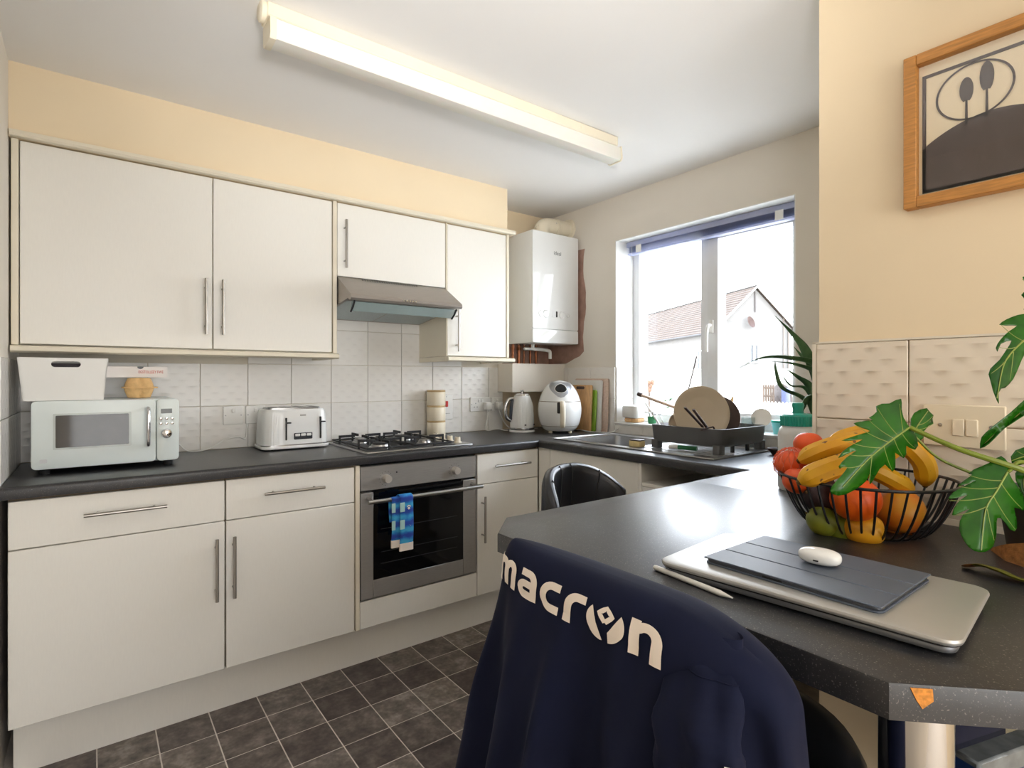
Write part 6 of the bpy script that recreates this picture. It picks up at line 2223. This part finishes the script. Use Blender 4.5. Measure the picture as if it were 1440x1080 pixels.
hwin(1.6, 3.4, 1.9, 3.9, 'long')
hwin(8.5, 10.5, 1.9, 3.9, 'long')
hwin(14, 16, 1.9, 3.9, 'long')
hwin(3.2, 4.2, 2.6, 4.4, 'gable')
c = HP(-0.3, 3.1, 6.3)
build(MB().lathe([(0, 0), (0.3, 0.06), (0.55, 0.2), (0.53, 0.22), (0.28, 0.09), (0, 0.03)], 20, c, axis=(-0.4, -0.9, 0.15), sx=0.6), 'satellite_dish', M('rusty_dish', rgb(54, 34, 28), 0.7, var=0.2), hs)
build(MB().tube([HP(-0.05, gw / 2, apexz - 0.3), HP(-0.1, gw / 2, apexz - 2.2)], 0.07, 6), 'wall_pipe', M('house_pipe', rgb(56, 50, 48), 0.6), hs)
build(MB().tube([HP(-0.1, gw - 0.4, eave), HP(-0.1, gw - 0.4, G)], 0.07, 6).tube([HP(-0.1, gw - 0.9, eave + 1), HP(-0.1, gw - 0.9, G)], 0.05, 6), 'down_pipe', M('pale_downpipe', rgb(90, 80, 72), 0.6), hs)

# garden wall and fences nearer than the house
a, b = at(900, 575, 24), at(1000, 570, 24)
t = thing('garden_wall', 'long pale garden wall in front of the house', 'wall', ((a.x + b.x) / 2, (a.y + b.y) / 2, G))
dv = (b - a); dv.z = 0; dv.normalize()
nv = Vector((dv.y, -dv.x, 0))
e0, e1 = a - dv * 8, b + dv * 14
zt_ = at(940, 521, 24).z
mb = MB().add([Vector((p.x, p.y, z)) + nv * o for o in (0, 0.25) for z in (G, zt_) for p in (e0, e1)], [(0, 1, 3, 2), (4, 6, 7, 5), (2, 3, 7, 6), (0, 2, 6, 4), (1, 5, 7, 3)])
build(mb, 'wall_body', fence_m, t, smooth=0)
mb = MB().add([Vector((p.x, p.y, z)) + nv * o for o in (-0.06, 0.31) for z in (zt_, zt_ + 0.07) for p in (e0, e1)], [(0, 1, 3, 2), (4, 6, 7, 5), (2, 3, 7, 6), (0, 2, 6, 4), (1, 5, 7, 3), (0, 4, 5, 1)])
build(mb, 'wall_coping', fence_m, t, smooth=0)
# picket fence close to the window
pa, pb = at(1018, 580, 7.0), at(1125, 580, 6.2)
t = thing('picket_fence', 'low white picket fence outside the window', 'fence', ((pa.x + pb.x) / 2, (pa.y + pb.y) / 2, G))
zt_ = at(1070, 564, 6.6).z
n = 22
d_ = pb - pa
d_.z = 0
dn = d_.normalized()
for k in range(n):
    p = pa + d_ * (k + 0.5) / n
    m_ = Matrix.Translation((p.x, p.y, 0)) @ Matrix.Rotation(math.atan2(dn.y, dn.x), 4, 'Z')
    build(MB().prism([(-0.018, G), (0.018, G), (0.018, zt_ - 0.03), (0, zt_), (-0.018, zt_ - 0.03)], 'y', -0.01, 0.01).xf(m_), 'picket', fence_m, t, smooth=0)
m_ = Matrix.Translation((pa.x, pa.y, 0)) @ Matrix.Rotation(math.atan2(dn.y, dn.x), 4, 'Z')
for z in (zt_ - 0.06, zt_ - 0.5):
    build(MB().box(0, d_.length, -0.03, -0.012, z - 0.02, z + 0.02).xf(m_), 'rail', fence_m, t, smooth=0)
# slatted wooden crate and covered heap
p = at(1080, 559, 9.0)
t = thing('wooden_crate', 'weathered slatted crate standing in the yard by the covered heap', 'crate', (p.x, p.y, G))
zc0, zc1 = at(1080, 561, 9).z, at(1080, 541, 9).z
for k in range(5):
    q = at(1074 + k * 3.4, 560, 9.0)
    build(MB().box(q.x - 0.012, q.x + 0.012, q.y - 0.012, q.y + 0.012, G, zc1), 'slat', crate_m, t, smooth=0)
for z in (zc1 - 0.05, zc0 + 0.05):
    a, b = at(1073, 560, 9.0), at(1089, 560, 9.0)
    build(MB().tube([(a.x, a.y, z), (b.x, b.y, z)], 0.018, 4), 'rail', crate_m, t, smooth=0)
p = at(1099, 556, 9.4)
t = thing('covered_heap', 'brown covered heap in the yard seen behind the spiky leaves', 'heap', (p.x, p.y, G))
build(MB().ell((p.x, p.y, at(1099, 552, 9.4).z - 0.1), (0.16, 0.16, 0.24), 16, 10, lambda q: q * (1 + 0.12 * math.sin(5 * q.x + 3 * q.z))).cyl((p.x, p.y, G), (p.x, p.y, at(1099, 560, 9.4).z), 0.12, 10), 'cover', tarp_m, t)
p = at(1105, 553, 9.0)
build(MB().rbox(p.x - 0.08, p.x + 0.08, p.y - 0.04, p.y + 0.04, G, at(1105, 546, 9.0).z, 0.02, 2), 'blue_tarp', M('blue_sheet', rgb(30, 40, 80), 0.6, var=0.3, scale=8), t)
p = at(913, 543, 20)
t = thing('garden_shrub', 'small rusty orange shrub by the garden wall', 'shrub', (p.x, p.y, G))
random.seed(11)
mb = MB()
for k in range(14):
    mb.ell((p.x + random.uniform(-.2, .2), p.y + random.uniform(-.2, .2), p.z + random.uniform(-.15, .15)), random.uniform(.06, .12), 8, 6)
o = build(mb, 'foliage', M('rusty_leaves', rgb(84, 56, 36), 0.9, var=0.2), t)
o['kind'] = 'stuff'
build(MB().cyl((p.x, p.y, G), (p.x, p.y, p.z), 0.04, 8), 'trunk', crate_m, t)
